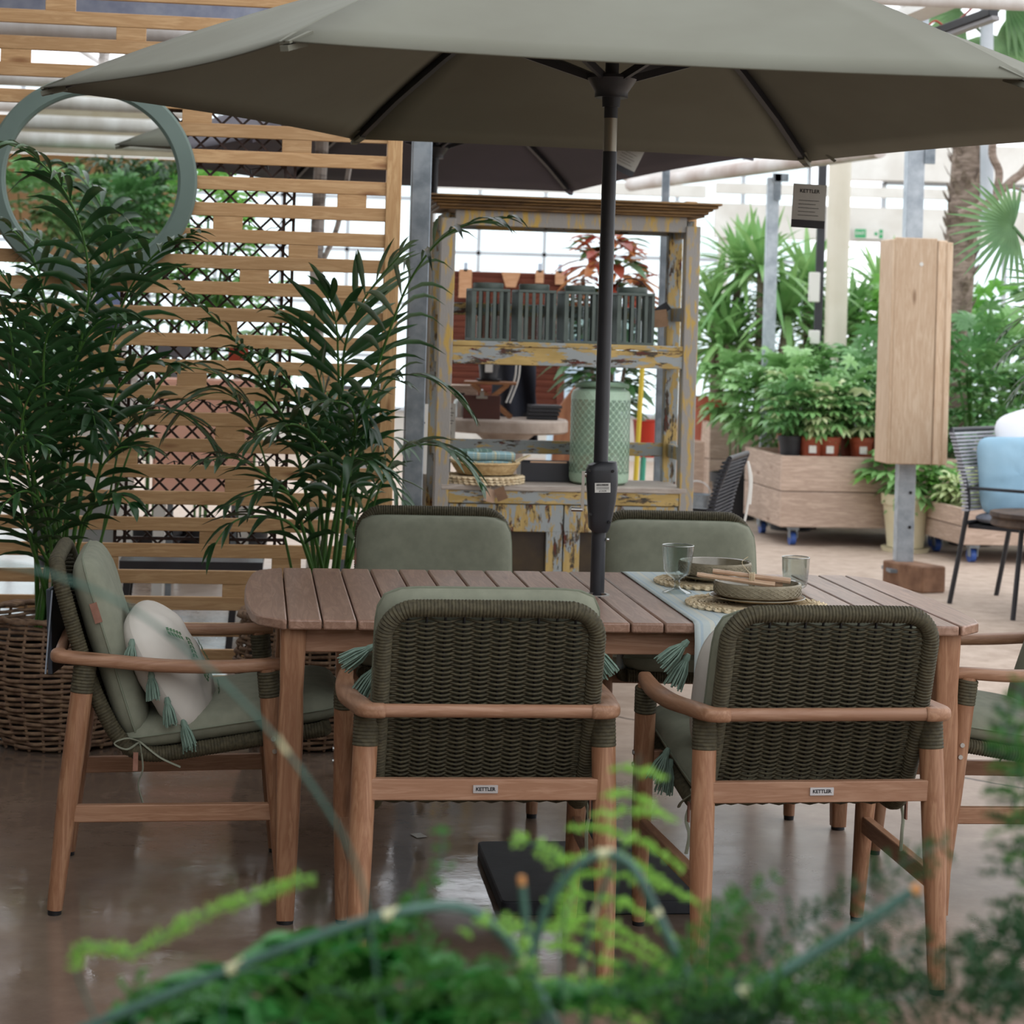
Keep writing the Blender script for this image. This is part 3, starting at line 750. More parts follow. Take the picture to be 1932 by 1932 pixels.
for P, w, s in ((P1, 'nearer', 1.0), (P2, 'farther', .90)):
    dish('side_plate', f'shallow brown plate under the {w} olive bowl', 'plate', P + V((0, 0, .011)), [(.03, 0), (.06, .0), (.12 * s, .012), (.125 * s, .015), (.118 * s, .015), (.06, .005), (.01, .004)], CLAYP if w == 'nearer' else GLAZE, (.123 * s, .0148, .0016), 'plates under the bowls')
    b = thing('dinner_bowl', f'olive brown ceramic bowl with ribbed outside, the {w} on the runner', 'bowl', P + V((0, 0, .018)), 0, 'olive bowls on the table')
    r = .112 * s
    p = MB(); p.lathe([(.06 * s, 0), (.085 * s, .002), (r * .97, .012), (r, .02), (r + .001, .042), (r - .002, .046)], 64, cap=False); p.build('outer_wall', GLAZER, b)
    p = MB(); p.lathe([(r - .001, .046), (r - .006, .044), (r - .012, .018), (r * .7, .008), (.004, .007)], 64, cap=False); p.build('inner_glaze', GLAZE, b)
    q = MB()
    for rw in range(5):
        pts = [V(((r + .0012) * cos(a), (r + .0012) * sin(a), .018 + rw * .0048 + .002 * sin(34 * a + rw * pi))) for a in [2 * pi * k / 204 for k in range(204)]]
        q.tube(pts, .0010, 4, closed=True)
    q.build('wave_ribbing', GLAZER, b)
# wooden salad servers tied together, lying in the near bowl
SERV = wood('server_wood', '#d3b596', '#bb977a', 'x', .5, knots=False)
sv = thing('wooden_servers', 'bundle of carved wooden servers lying across the nearer bowl', 'serving utensils', P1 + V((-.045, -.03, .068)), radians(-6))
for k, (dy, dz, an) in enumerate(((-.012, .004, -3), (.012, 0, 4), (.0, .014, 1))):
    q = MB(); a = radians(an); pts = [V((-.115 + .02 * k + .20 * t, dy + sin(a) * (t - .5) * .2, dz + .008 - .018 * t)) for t in [i / 14 for i in range(15)]]
    q.tube(pts, [.008 + .0012 * (i % 2) if i < 8 else .006 + .0008 * i / 2 for i in range(15)], 8, flat=.75); q.build('server', SERV, sv)
q = MB()
for k in range(4): q.tube([(.02 + .004 * k + .0 * a, .022 * cos(2 * pi * a / 14), .004 + .018 * sin(2 * pi * a / 14)) for a in range(14)], .0012, 4, closed=True)
q.tube(smoothpath([(.02, 0, .02), (.0, .01, .045), (.015, .02, .06)]), .0008, 4); q.build('raffia_tie', STRAW, sv)
GLS = glassmat('seeded_glass', '#f0f4f2', .04, .95)
g = thing('wine_goblet', 'clear stemmed glass goblet standing on the runner', 'glass', onrunner(1277, 1118))
q = MB(); q.lathe([(.040, .001), (.038, .003), (.012, .012), (.007, .018), (.009, .026), (.007, .034), (.014, .04), (.032, .05), (.037, .062), (.041, .10), (.043, .128), (.0415, .128), (.039, .10), (.034, .062), (.026, .052), (.003, .046)], 40, cap=False); q.build('bowl_and_stem', GLS, g)
q = MB(); q.tube([(.0423 * cos(2 * pi * k / 40), .0423 * sin(2 * pi * k / 40), .128) for k in range(40)], .0013, 6, closed=True); q.build('rim', STEEL, g)
g = thing('glass_tumbler', 'clear glass tumbler standing at the right edge of the runner', 'glass', onrunner(1500, 1111))
q = MB(); q.lathe([(.002, .004), (.024, .003), (.031, .008), (.034, .02), (.037, .05), (.0385, .088), (.037, .088), (.0355, .05), (.032, .022), (.026, .012), (.002, .011)], 40, cap=False); q.build('cup', GLS, g)
q = MB(); q.tube([(.0378 * cos(2 * pi * k / 40), .0378 * sin(2 * pi * k / 40), .088) for k in range(40)], .0013, 6, closed=True); q.build('rim', STEEL, g)
# ---------------------------------------------------------------- slatted fence with blocks, behind the left half
FO = V((-.447, 7.36, 0)); fc, fs_ = cos(A0), sin(A0)
def onfence(px, py, off=0.0):   # pixel ray met with the plane of the fence (off = distance behind it)
    a, b = ray(px, py); n = V((-fs_, fc)); d0 = n.x * FO.x + n.y * FO.y + off
    Y = d0 / (n.x * a + n.y); X = a * Y; return ((X - FO.x) * fc + (Y - FO.y) * fs_, CAMZ - b * Y)
fe = thing('slatted_fence', 'pine slat fence with spacer blocks standing behind the baskets of palms', 'fence', FO, A0)
Z0, DZ = 2.032, .095
for k in range(-8, 21):
    z = Z0 - DZ * k
    p = MB(); p.box((-1.22, 0, z), (2.44, .02, .0485)); p.build('slat', PINEx, fe, bevel=.002)
p = MB(); p.box((.0, .002, 1.45), (.055, .045, 2.84)); p.build('end_post', PINEz, fe, bevel=.003)
for px, py in ((115, 5), (248, 60), (372, 219), (560, 273), (430, 420), (572, 473), (480, 520), (664, 377), (700, 118), (188, 661), (362, 716), (434, 820), (452, 918), (404, 1017), (195, 1064), (447, 1116), (231, 868), (259, 1162), (420, 620), (640, 860), (610, 720), (60, 760), (90, 960), (660, 600), (540, 1065), (30, 110), (520, 165)):
    x, z = onfence(px, py); k = round((Z0 - z) / DZ - .5); zz = Z0 - DZ * (k + .5)
    p = MB(); p.box((x, .001, zz), (.106, .019, DZ - .0485)); p.build('spacer_block', PINEx, fe, bevel=.0015)
# galvanised post at the fence end
gp = thing('galvanised_post', 'grey galvanised steel post between the slat fence and the yellow hutch', 'post', (-.355, 7.52, 0), A0)
p = MB(); p.box((0, 0, 1.7), (.074, .05, 3.38)); p.build('shaft', GALV, gp, bevel=.004)
p = MB(); p.box((0, 0, .006), (.16, .14, .012)); p.build('foot_plate', GALV, gp)
# folded dark trellis behind the slats
tr = thing('lattice_trellis', 'dark brown diamond lattice trellis fixed behind the slat fence', 'trellis', FO + V((-fs_, fc, 0)) * .032, A0)
x0, zt = onfence(240, 205, .032); x1, _ = onfence(560, 205, .032); _, zb = onfence(400, 1030, .032)
p = MB()
for x in (x0, x0 + .035, x1, x1 - .035): p.box((x, 0, (zt + zb) / 2), (.011, .02, zt - zb))
for z in (zt, zb, zb + .025): p.box(((x0 + x1) / 2, 0, z), (x1 - x0, .018, .011))
p.build('trellis_frame', DARKWOOD, tr, smooth=False)
pit = .0745; Wt = x1 - x0; Ht = zt - zb
for s, yo in ((1, .006), (-1, -.006)):
    p = MB(); k = -int(Ht / pit) - 1
    while k * pit < Wt + Ht:
        a = k * pit; pts = []
        # line x = a + z (s=1) or x = a + Ht - z, clipped to the frame
        za, zb_ = max(0, -a), min(Ht, Wt - a)
        if zb_ > za + .01:
            if s > 0: p0, p1 = (x0 + a + za, yo, zb + za), (x0 + a + zb_, yo, zb + zb_)
            else: p0, p1 = (x0 + a + za, yo, zt - za), (x0 + a + zb_, yo, zt - zb_)
            p.beam(p0, p1, .0125, .008)
        k += 1
    p.build('lattice_slat', DARKWOOD, tr, smooth=False)
# string of tiny lights woven through it
q = MB(); rr = random.Random(5)
for r in range(7):
    z = zb + .08 + r * .22; pts = [V((x0 + Wt * i / 30, .014 + rr.uniform(-.006, .006), z + .02 * sin(i * .5 + r) + rr.uniform(-.012, .012))) for i in range(31)]
    q.tube(pts, .0018, 4)
    for i in range(1, 30, 3): q.tube([pts[i], pts[i] + V((.004, -.006, -.016))], .003, 5)
lt = thing('string_lights', 'unlit dark string lights woven across the lattice trellis', 'string lights', tr.location, A0); q.build('cable', BLACKP, lt)
# round mirror hung on the slats
MC = V((*(FO.xy + V((fc, fs_)) * onfence(174, 340, -.05)[0] + V((fs_, -fc)) * .055), onfence(174, 340, -.05)[1]))
mr = thing('round_mirror', 'round mirror in a wide grey green frame hung on the slat fence', 'mirror', MC)
MM = Matrix.Rotation(A0 + radians(.9), 4, 'Z') @ Matrix.Rotation(radians(90 + 2.4), 4, 'X')
SAGEF = mat('sage_enamel', '#6b7c74', '#63746c', .5, 4)
p = MB(); p.lathe([(.300, -.02), (.302, .022), (.312, .030), (.362, .024), (.370, .016), (.370, -.025), (.300, -.025)], 96, cap=False); p.build('mirror_frame', SAGEF, mr, M=MM, auto=25)
p = MB(); p.lathe([(.3035, .0), (.0001, .0)], 64, cap=False); p.build('mirror_glass', mat('silvered_glass', '#e8ebe8', rough=.0, metal=1), mr, M=MM, smooth=False)
# ---------------------------------------------------------------- wicker baskets and the palms in them
WICK = mat('grey_wicker', '#94795f', '#755c4a', .75, 40, bump=.3, bs=120, bd=.003)
PALMG = leafmat('palm_leaf', '#355c33', '#1d3d1e', 5, .30, .2); STEMG = mat('palm_stem', '#4e7a35', '#3a6427', .5, 12)
SOIL = mat('dark_compost', '#2b211a', '#1c1511', .95, 60, bump=.6, bs=120)
def basket(label, loc):
    o = thing('wicker_basket', label, 'basket', loc, 0, 'wicker baskets of palms')
    rad = lambda z: .205 + .075 * sin(min(1, z / .30) * pi / 2) - .03 * max(0, (z - .28) / .16)
    p = MB(); ns = 26; rows = 25
    for r in range(rows):
        z = .018 + r * .0165; pts = []
        for i in range(ns * 4):
            a = 2 * pi * i / (ns * 4); w = cos(pi * i / 4 + pi * (r % 2)) * .008
            pts.append(V(((rad(z) + w) * cos(a), (rad(z) + w) * sin(a), z + .003 * sin(a * 5 + r))))
        p.tube(pts, .0068, 5, closed=True)
    p.build('wicker_weave', WICK, o, auto=0)
    p = MB()
    for k in range(ns):
        a = 2 * pi * (k + .5) / ns; p.tube([(rad(z) * cos(a), rad(z) * sin(a), z) for z in (.005, .1, .2, .3, .43)], .0055, 5)
    p.build('stake', WICK, o)
    p = MB()
    for j in range(3): braidring(p, rad(.43) - .004 + .01 * j, .437, .008, 14, .0095, j * 2.1)
    p.build('braided_rim', WICK, o, auto=0)
    p = MB(); p.lathe([(.19, .012), (.235, .2), (.235, .36), (.0, .37)], 32, cap=False); p.build('liner', BLACKP, o)
    return o
B1 = V((-1.5, 6.84, 0)); B2 = V((-.64, 6.97, 0))
basket('wicker basket holding the palm behind the chair at the table end', B1)
basket('wicker basket mostly hidden under the table, holding the centre palm', B2)
def palm(label, base, fronds, seed, loose, tuned_L=1.0):
    rnd = random.Random(seed); o = thing('kentia_palm', label, 'palm', base, 0, 'kentia palms in wicker baskets')
    q = MB(); q.lathe([(.0, .385), (.2, .385), (.22, .372)], 28, cap=False); q.build('compost', SOIL, o)
    for fr in fronds:
        pts, L, n, st = fr[:4]; w = fr[4] if len(fr) > 4 else .026; dr = fr[5] if len(fr) > 5 else .45
        P = [base + V((rnd.uniform(-.08, .08), rnd.uniform(-.07, .07), .385))] + [at(*q) for q in pts]
        m = MB(); frond(m, [p - base for p in P], L * 1.12, max(6, int(n * .58)), st, w * .92, dr * 1.0, rnd=rnd, r0=.0095); m.build('frond', [PALMG, STEMG], o, auto=0)
    for k in range(loose):     # shorter new fronds around the clump
        az = rnd.uniform(0, 2 * pi); H = rnd.uniform(.55, 1.0); R = rnd.uniform(.15, .38)
        b = V((rnd.uniform(-.09, .09), rnd.uniform(-.08, .08), .385)); e = V((cos(az) * R, sin(az) * R * .5 - .08, .385 + H))
        m = MB(); frond(m, [b, b.lerp(e, .5) + V((0, 0, .1)), e, e + V((cos(az) * .17, sin(az) * .08, .02)), e + V((cos(az) * .3, sin(az) * .12, -.10))], .22, 9, .55, .028, .4, rnd=rnd, r0=.006)
        m.build('frond', [PALMG, STEMG], o, auto=0)
    return o
palm('tall kentia palm in the basket beside the round mirror', B1, [
    ([(165, 860, 6.75), (212, 640, 6.7), (245, 545, 6.62), (305, 468, 6.5), (372, 437, 6.4)], .30, 26, .5, .03),
    ([(118, 860, 6.7), (150, 660, 6.6), (168, 530, 6.5), (140, 395, 6.4), (70, 300, 6.3), (5, 268, 6.3)], .34, 26, .55, .036, .6),
    ([(80, 860, 6.7), (58, 690, 6.6), (30, 560, 6.5), (-40, 470, 6.4)], .30, 22, .45, .03),
    ([(115, 900, 6.7), (128, 730, 6.5), (175, 620, 6.4), (235, 590, 6.3)], .26, 20, .5, .03),
    ([(172, 960, 6.65), (197, 825, 6.6), (222, 735, 6.55), (265, 690, 6.5), (335, 690, 6.45)], .21, 8, .62, .045, .3),
    ([(168, 960, 6.6), (190, 885, 6.5), (228, 845, 6.45), (290, 850, 6.4)], .20, 9, .58, .042, .4),
    ([(150, 1010, 6.6), (170, 960, 6.5), (215, 930, 6.4), (255, 960, 6.35)], .17, 8, .55, .04, .5),
    ([(90, 960, 6.6), (40, 880, 6.5), (-20, 900, 6.4)], .28, 18, .45, .03),
    ([(60, 1010, 6.5), (0, 960, 6.4), (-50, 990, 6.3)], .28, 16, .4, .03),
    ([(60, 880, 6.5), (30, 720, 6.35), (15, 610, 6.25), (-30, 560, 6.2)], .30, 22, .45, .03),
    ([(135, 820, 6.7), (120, 660, 6.6), (65, 575, 6.5), (-10, 560, 6.4)], .32, 24, .5, .032),
    ([(50, 800, 6.6), (-30, 660, 6.5), (-90, 640, 6.4)], .30, 20, .45),
    ([(92, 860, 6.5), (82, 710, 6.3), (95, 620, 6.2), (150, 590, 6.1)], .27, 22, .5, .03),
    ([(60, 930, 6.4), (40, 820, 6.25), (60, 740, 6.15), (110, 720, 6.1)], .25, 20, .45, .028),
    ([(105, 800, 6.9), (90, 600, 6.9), (60, 480, 6.85), (10, 420, 6.8)], .3, 22, .5, .03),
    ([(130, 780, 6.9), (160, 600, 6.9), (200, 500, 6.85), (210, 440, 6.8)], .3, 20, .55, .03),
    ([(40, 960, 6.3), (10, 880, 6.2), (40, 820, 6.1), (95, 850, 6.0)], .22, 16, .4, .026),
    ([(90, 990, 6.4), (60, 930, 6.25), (20, 940, 6.15), (-30, 1000, 6.1)], .25, 16, .4, .026)], 11, 5)
palm('kentia palm in front of the slat fence, reaching across to the yellow hutch', B2, [
    ([(688, 800, 6.85), (742, 605, 6.75), (795, 495, 6.7), (865, 430, 6.65), (975, 408, 6.6)], .30, 22, .52, .026, .55),
    ([(640, 850, 6.95), (650, 660, 6.9), (690, 560, 6.85), (765, 470, 6.8)], .34, 17, .6, .034, .2),
    ([(640, 850, 6.9), (638, 680, 6.85), (632, 600, 6.8), (600, 520, 6.75)], .28, 12, .66, .032, .25),
    ([(572, 900, 6.9), (512, 745, 6.8), (442, 640, 6.7), (335, 538, 6.6)], .22, 26, .38, .024, .5),
    ([(600, 900, 6.85), (572, 780, 6.75), (530, 700, 6.7), (455, 650, 6.65)], .24, 20, .45, .028, .6),
    ([(660, 900, 6.8), (680, 775, 6.7), (720, 715, 6.65), (770, 725, 6.6)], .22, 18, .45, .028),
    ([(640, 970, 6.75), (648, 895, 6.65), (672, 865, 6.55), (728, 890, 6.5)], .24, 9, .6, .036, .6),
    ([(560, 960, 6.75), (505, 900, 6.65), (445, 865, 6.6), (385, 870, 6.5)], .22, 17, .42, .028),
    ([(565, 1010, 6.7), (505, 975, 6.6), (440, 985, 6.5), (395, 1045, 6.45)], .20, 12, .42, .03, .4),
    ([(690, 900, 7.05), (725, 825, 7.05), (770, 850, 7.0)], .2, 16, .4),
    ([(622, 860, 6.95), (600, 705, 6.95), (560, 620, 6.9), (505, 580, 6.85)], .26, 18, .5, .028),
    ([(690, 960, 6.95), (725, 900, 6.9), (765, 955, 6.85)], .2, 14, .4),
    ([(590, 1000, 6.8), (540, 930, 6.7), (480, 930, 6.6), (420, 960, 6.5)], .2, 14, .4, .026),
    ([(625, 900, 6.8), (600, 830, 6.7), (545, 800, 6.6), (470, 840, 6.5)], .24, 16, .42, .028, .5),
    ([(650, 880, 6.8), (670, 800, 6.7), (650, 760, 6.6), (590, 760, 6.5)], .24, 14, .42, .03, .5)], 23, 5)
# grey plastic sleeve hanging behind the end chair
o = thing('plastic_sign_sleeve', 'dark grey plastic sign sleeve hanging behind the end chair beside the basket', 'sign', at(104, 1185, 5.15))
p = MB(); p.box((0, .02, 0), (.012, .17, .215), Matrix.Rotation(radians(-3), 3, 'Y')); p.build('board', mat('slate_plastic', '#4a515c', '#3c434d', .35, 4), o, bevel=.002)
p = MB(); p.beam((.005, -.066, .106), (-.006, -.066, -.106), .004, .006); p.build('clear_edge', mat('clear_plastic_edge', '#a7b2bf', rough=.2), o)

# ---------------------------------------------------------------- yellow hutch
def distress(name, axis):
    t = NT(name); t.set(.75, 0, .3)
    st = {'x': (2.6, 10, 10), 'z': (10, 10, 2.6)}[axis]
    v = t.mapping(st); v2 = t.mapping(tuple(s * 1.0 for s in st), loc=(5, 3, 1)); v3 = t.mapping(tuple(s * 1.2 for s in st), loc=(9, 2, 7))
    y = t.ramp(t.noise(v, 2.2, 4), [(.35, '#9c8450'), (.65, '#b69b63')])
    g = t.ramp(t.noise(v2, 2.4, 8, .68), [(.49, 0.0), (.51, 1.0)])
    c = t.mix(g, y, '#8f9493')
    b = t.ramp(t.noise(v3, 2.6, 9, .7), [(.555, 0.0), (.57, 1.0)])
    c = t.mix(b, c, t.ramp(t.noise(v, 6, 3), [(.35, '#5a2a1e'), (.5, '#3a3b33'), (.65, '#7a6142')]))
    t.link(c, t.b.inputs['Base Color']); t.bump(t.math('SUBTRACT', t.math('MULTIPLY', g, -.5), b), .5, .002); return t.m
DYx = distress('peeling_yellow_x', 'x'); DYz = distress('peeling_yellow_z', 'z')
GREYPz = mat('weathered_grey_paint', '#8d8983', '#b0924d', .75, 9, st=(4, 4, 1), detail=6, lo=.5, hi=.62, bump=.3, bs=40)
OLDW = wood('old_counter', '#b5aba0', '#978c81', 'x', .75, '#6d5d50')
HB = wood('cornice_brown', '#4d3822', '#7a5c33', 'x', .6, '#2a1b11')
HO = V((-.310, 8.5, 0)); HA = radians(7.5); HW, HD = 1.12, .42
hu = thing('painted_hutch', 'tall yellow hutch of peeling paint with open shelves over cupboard doors', 'hutch', HO, HA)
def hl(x, y, z): return Matrix.Translation(HO) @ Matrix.Rotation(HA, 4, 'Z') @ V((x, y, z))
for x in (.032, HW - .032):
    for y, m in ((.03, GREYPz), (HD - .03, DYz)):
        p = MB(); p.box((x, y, .95), (.062, .058, 1.9)); p.build('post', m, hu, bevel=.004)
    for z, h in ((1.52, .06), (1.33, .09), (.915, .06), (1.89, .07)):
        p = MB(); p.box((x, HD / 2, z), (.03, HD - .11, h)); p.build('side_rung', DYz, hu, bevel=.003)
for z, h in ((1.52, .055), (.915, .06)):
    p = MB(); p.box((HW / 2, HD - .03, z), (HW - .12, .022, h)); p.build('back_rail', DYx, hu, bevel=.003)
for y in (.03, HD - .03):
    p = MB(); p.box((HW / 2, y, 1.905), (HW - .12, .03, .066)); p.build('top_beam', GREYPz if y < .1 else DYx, hu, bevel=.003)
p = MB()   # moulded cornice: stacked profiles growing outwards
for z, h, e in ((1.944, .012, .012), (1.956, .014, .026), (1.968, .01, .042), (1.980, .012, .060), (1.992, .010, .074)): p.box((HW / 2, HD / 2, z), (HW + 2 * e, HD + 2 * e, h))
p.build('cornice', HB, hu, bevel=.004)
p = MB(); p.box((HW / 2, HD / 2, 1.372), (HW - .125, HD - .02, .02)); p.build('shelf', OLDW, hu, bevel=.003)
p = MB(); p.box((HW / 2, .022, 1.372), (HW - .125, .03, .022)); p.box((HW / 2, .02, 1.322), (HW - .125, .022, .075)); p.build('shelf_apron', DYx, hu, bevel=.003)
p = MB(); p.box((HW / 2, HD / 2, .762), (HW - .06, HD + .0, .024)); p.build('worktop', OLDW, hu, bevel=.004)
p = MB(); p.box((HW / 2, .018, .723), (HW - .125, .026, .055)); p.build('drawer_rail', DYx, hu, bevel=.003)
for s in (0, 1):
    x0 = .066 + s * (HW / 2 - .064); x1 = x0 + HW / 2 - .069
    d = MB(); d.box(((x0 + x1) / 2, .02, .635), (x1 - x0, .022, .115)); d.box(((x0 + x1) / 2, .02, .12), (x1 - x0, .022, .10))
    for x in (x0 + .035, x1 - .035): d.box((x, .021, .33), (.07, .022, .50))
    dr = d.build('cupboard_door', DYz, hu, bevel=.003)
    q = MB(); q.box(((x0 + x1) / 2, .03, .36), (x1 - x0 - .12, .008, .46)); q.build('door_panel', mat('dark_panel', '#2b2015', '#40321c', .5, 8), dr)
    q = MB(); xx = x1 - .03 if s == 0 else x0 + .03; q.tube([(xx, .01, .40), (xx, -.012, .40)], .008, 8); q.build('door_knob', STEEL, dr)
for x in (.05, HW - .05):
    p = MB(); p.box((x, HD / 2, .40), (.02, HD - .1, .66)); p.build('side_panel', DYz, hu)
p = MB(); p.box((HW / 2, HD - .02, .40), (HW - .1, .015, .66)); p.build('back_panel', mat('dark_panel'
, '#2b2015'), hu)
p = MB(); p.box((HW / 2, HD / 2, .075), (HW - .1, HD - .08, .02)); p.build('bottom_shelf', OLDW, hu)
# --- lanterns on the hutch shelf
LANT = mat('green_grey_lacquer', '#56605a', '#4b554f', .5, 12)
JAR = glassmat('lantern_glass', '#e6ecea', .03, .95)
def slat_lantern(label, loc, rz, handle):
    o = thing('slatted_lantern', label, 'lantern', loc, rz, 'grey green slatted lanterns'); W, H = .165, .225
    p = MB(); p.box((0, 0, .006), (W, W, .012)); p.box((0, 0, H - .006), (W, W, .012)); p.build('base_and_top', LANT, o, bevel=.002)
    for a in range(4):
        R = Matrix.Rotation(a * pi / 2, 4, 'Z')
        q = MB(); q.box((-W / 2 + .009, -W / 2 + .006, H / 2), (.018, .012, H - .024)); 
        for k in range(4): q.box((-W / 2 + .0365 + k * .0307, -W / 2 + .005, H / 2), (.0135, .007, H - .024))
        q.build('slat_side', LANT, o, M=R, smooth=False)
    q = MB(); q.lathe([(.064, H), (.066, H + .004), (.066, H + .022), (.062, H + .026), (.03, H + .027)], 32); q.build('disc_lid', LANT, o)
    q = MB(); q.lathe([(.045, .012), (.047, .014), (.047, .16), (.043, .16), (.043, .016)], 24, cap=False); q.build('glass_cylinder', JAR, o)
    if handle is not None:
        q = MB(); q.tube([(.068 * cos(a), .01 + .02 * handle * sin(a), H + .01 + (.055 * sin(a) if handle else .012)) for a in [pi * k / 16 for k in range(17)]], .0025, 6); q.build('wire_handle', BLACKP, o)
    return o
LB = ['slatted lantern at the end of the shelf nearest the palm', 'slatted lantern with a tag inside, second along from the palm', 'slatted lantern just beside the parasol pole on the shelf', 'slatted lantern with its black handle raised, last before the hutch post']
for i, (x, h) in enumerate(((.225, None), (.425, None), (.625, None), (.855, 1))): slat_lantern(LB[i], hl(x, .15, 1.382), HA + radians(3), h)
o = thing('kraft_price_tag', 'kraft price tag hanging off the raised-handle lantern', 'tag', hl(.975, .14, 1.50), HA)
p = MB(); p.box((0, 0, 0), (.075, .002, .075), Matrix.Rotation(radians(-8), 3, 'Y')); p.build('card', mat('kraft_card', '#9c7c61', '#8b6d53', .8, 20), o)
p = MB(); p.prism([(-.04, .03), (.03, .075), (.055, .045), (.03, .03)], -.004, -.002, Matrix.Rotation(radians(90), 4, 'X')); p.build('black_flap', BLACKP, o)
# big perforated lantern on the worktop
def perfmat():
    t = NT('pressed_leaf_metal'); t.set(.42, .0, .5)
    v = t.mapping((1, 1, 1)); x, y, z = t.sep(v)
    ang = t.new('ShaderNodeMath', operation='ARCTAN2'); t.link(y, ang.inputs[0]); t.link(x, ang.inputs[1])
    U = t.math('MULTIPLY', ang.outputs[0], 4.2); Wv = t.math('MULTIPLY', z, 30.0)
    s = t.math('MULTIPLY', t.math('SINE', t.math('MULTIPLY', t.math('ADD', U, Wv), pi)), t.math('SINE', t.math('MULTIPLY', t.math('SUBTRACT', U, Wv), pi)))
    k = t.ramp(t.math('ABSOLUTE', s), [(.08, 1.0), (.22, 0.0)])
    inb = t.math('MULTIPLY', t.math('GREATER_THAN', z, .05), t.math('LESS_THAN', z, .37))
    col = t.mix(t.math('MULTIPLY', inb, t.math('SUBTRACT', 1.0, k)), '#a5bfa6', '#84a089')
    t.link(col, t.b.inputs['Base Color']); t.bump(k, .5, .002)
    tr_ = t.new('ShaderNodeBsdfTransparent'); mx = t.new('ShaderNodeMixShader')
    vein = t.ramp(t.math('ABSOLUTE', t.math('SINE', t.math('MULTIPLY', z, 420.0))), [(.55, 0.0), (.7, 1.0)])
    t.link(t.math('MULTIPLY', t.math('MULTIPLY', inb, t.math('SUBTRACT', 1.0, k)), t.math('MULTIPLY', vein, .6)), mx.inputs[0])
    t.link(t.b.outputs[0], mx.inputs[1]); t.link(tr_.outputs[0], mx.inputs[2]); t.link(mx.outputs[0], t.o.inputs[0]); return t.m
PERF = perfmat()
o = thing('pierced_metal_lantern', 'large sage green cylinder lantern with pressed leaf pattern on the hutch worktop', 'lantern', hl(.735, .17, .774), HA)
p = MB(); p.lathe([(.105, 0), (.125, .012), (.130, .03), (.130, .385), (.122, .405), (.105, .415)], 64); p.build('body', PERF, o)
p = MB(); p.lathe([(.088, .413), (.10, .415), (.10, .44), (.096, .446), (.088, .446)], 48, cap=False); p.build('collar', mat('sage_metal', '#7f9c84', '#6f8c75', .4, 6), o)
p = MB(); p.tube([(.115 * cos(a), .115 * sin(a) * .9 - .01, .425 - .012 * sin(a)) for a in [pi * k / 20 + pi for k in range(21)]], .006, 6, flat=1.8); p.build('drop_handle', mat('sage_metal', '#7f9c84'), o)
# straw mats, basket tray and folded linen on the worktop
placemat('thick stack of braided straw placemats on the hutch worktop', 0, 0, world=hl(.225, .15, .774), r=.18, layers=3, group='straw on the hutch')
o = thing('straw_tray', 'shallow round straw basket tray with loop handles on the placemats', 'basket tray', hl(.235, .16, .812), HA)
p = MB(); p.lathe([(.10, 0), (.125, .008), (.142, .032), (.146, .05), (.138, .05), (.12, .02), (.02, .008)], 40)
for r in range(5): p.tube([((.118 + .007 * r) * cos(2 * pi * k / 60), (.118 + .007 * r) * sin(2 * pi * k / 60), .005 + .0105 * r + .001 * (k % 2)) for k in range(60)], .006, 5, closed=True)
p.build('coiled_body', STRAWD, o)
for s in (-1, 1):
    q = MB(); q.tube(smoothpath([(s * .13, -.03, .05), (s * .18, -.02, .075), (s * .195, .01, .08), (s * .17, .04, .07), (s * .13, .035, .05)]), .0038, 6); q.build('loop_handle', STRAW, o)
NAP = runnermat('napkin_linen', '#8fb0b5', '#a9bdb8', '#c0c0a4', 230); NAPD = runnermat('napkin_linen_green', '#5f7a70', '#7f968a', '#8aa0a0', 230)
for i, (lb, z, w, sh, m) in enumerate((('folded blue striped napkin underneath in the straw tray', .0, .20, .0, NAP), ('rolled blue striped napkin on top in the straw tray', .022, .205, .012, NAP), ('dark green folded cloth behind the blue napkins', .03, .16, -.06, NAPD))):
    o = thing('linen_napkin', lb, 'napkin', hl(.24 + sh, .13 + .05 * (i == 2), .85 + z), HA + radians(-3), 'folded linen in the straw tray')
    p = MB(); hh = .02 if i == 0 else .034
    out = rrect(.13, hh, hh * .45, 5)
    p.sweep([(x, 0, hh / 2 + .002 * sin(x * 40)) for x in [-w / 2 + w * k / 12 for k in range(13)]], out); p.build('cloth', m, o)
    q = MB()
    for k in range(3): q.box((0, -.0655, hh * (.25 + .25 * k)), (w * .99, .0012, .0012))
    q.build('fold_line', SEAM, o)
for i, (lb, px, py, a) in enumerate((('pale kraft swing tag hanging over the hutch worktop edge', 925, 935, 15), ('brown swing tag overlapping the pale tag at the worktop edge', 945, 932, -22))):
    o = thing('swing_tag', lb, 'tag', at(px, py, 8.5 - .012 * i) , HA, 'swing tags of the straw placemats')
    p = MB(); p.box((0, 0, 0), (.045, .0015, .055), Matrix.Rotation(radians(a), 3, 'Y')); p.build('card', mat('pale_kraft', '#c0a189', '#b3947c', .8, 20) if i == 0 else mat('brown_kraft', '#7d6048', '#6f5440', .8, 20), o)
    q = MB(); q.tube([(0, 0, .024), (.0, .012, .045), (0, .03, .062)], .0008, 4); q.build('cord', STRAW, o)
o = thing('black_tray', 'black rectangular tray behind the straw placemats on the hutch worktop', 'tray', hl(.52, .29, .774), HA)
p = MB(); p.box((0, 0, .005), (.24, .15, .01)); 
for y in (-.072, .072): p.box((0, y, .045), (.24, .008, .08))
for x in (-.117, .117): p.box((x, 0, .045), (.008, .15, .08))
p.build('tray_body', BLACKM, o, bevel=.002)
q = MB(); q.box((0, -.072, .087), (.16, .012, .006)); q.build('wooden_handle', SERV, o)
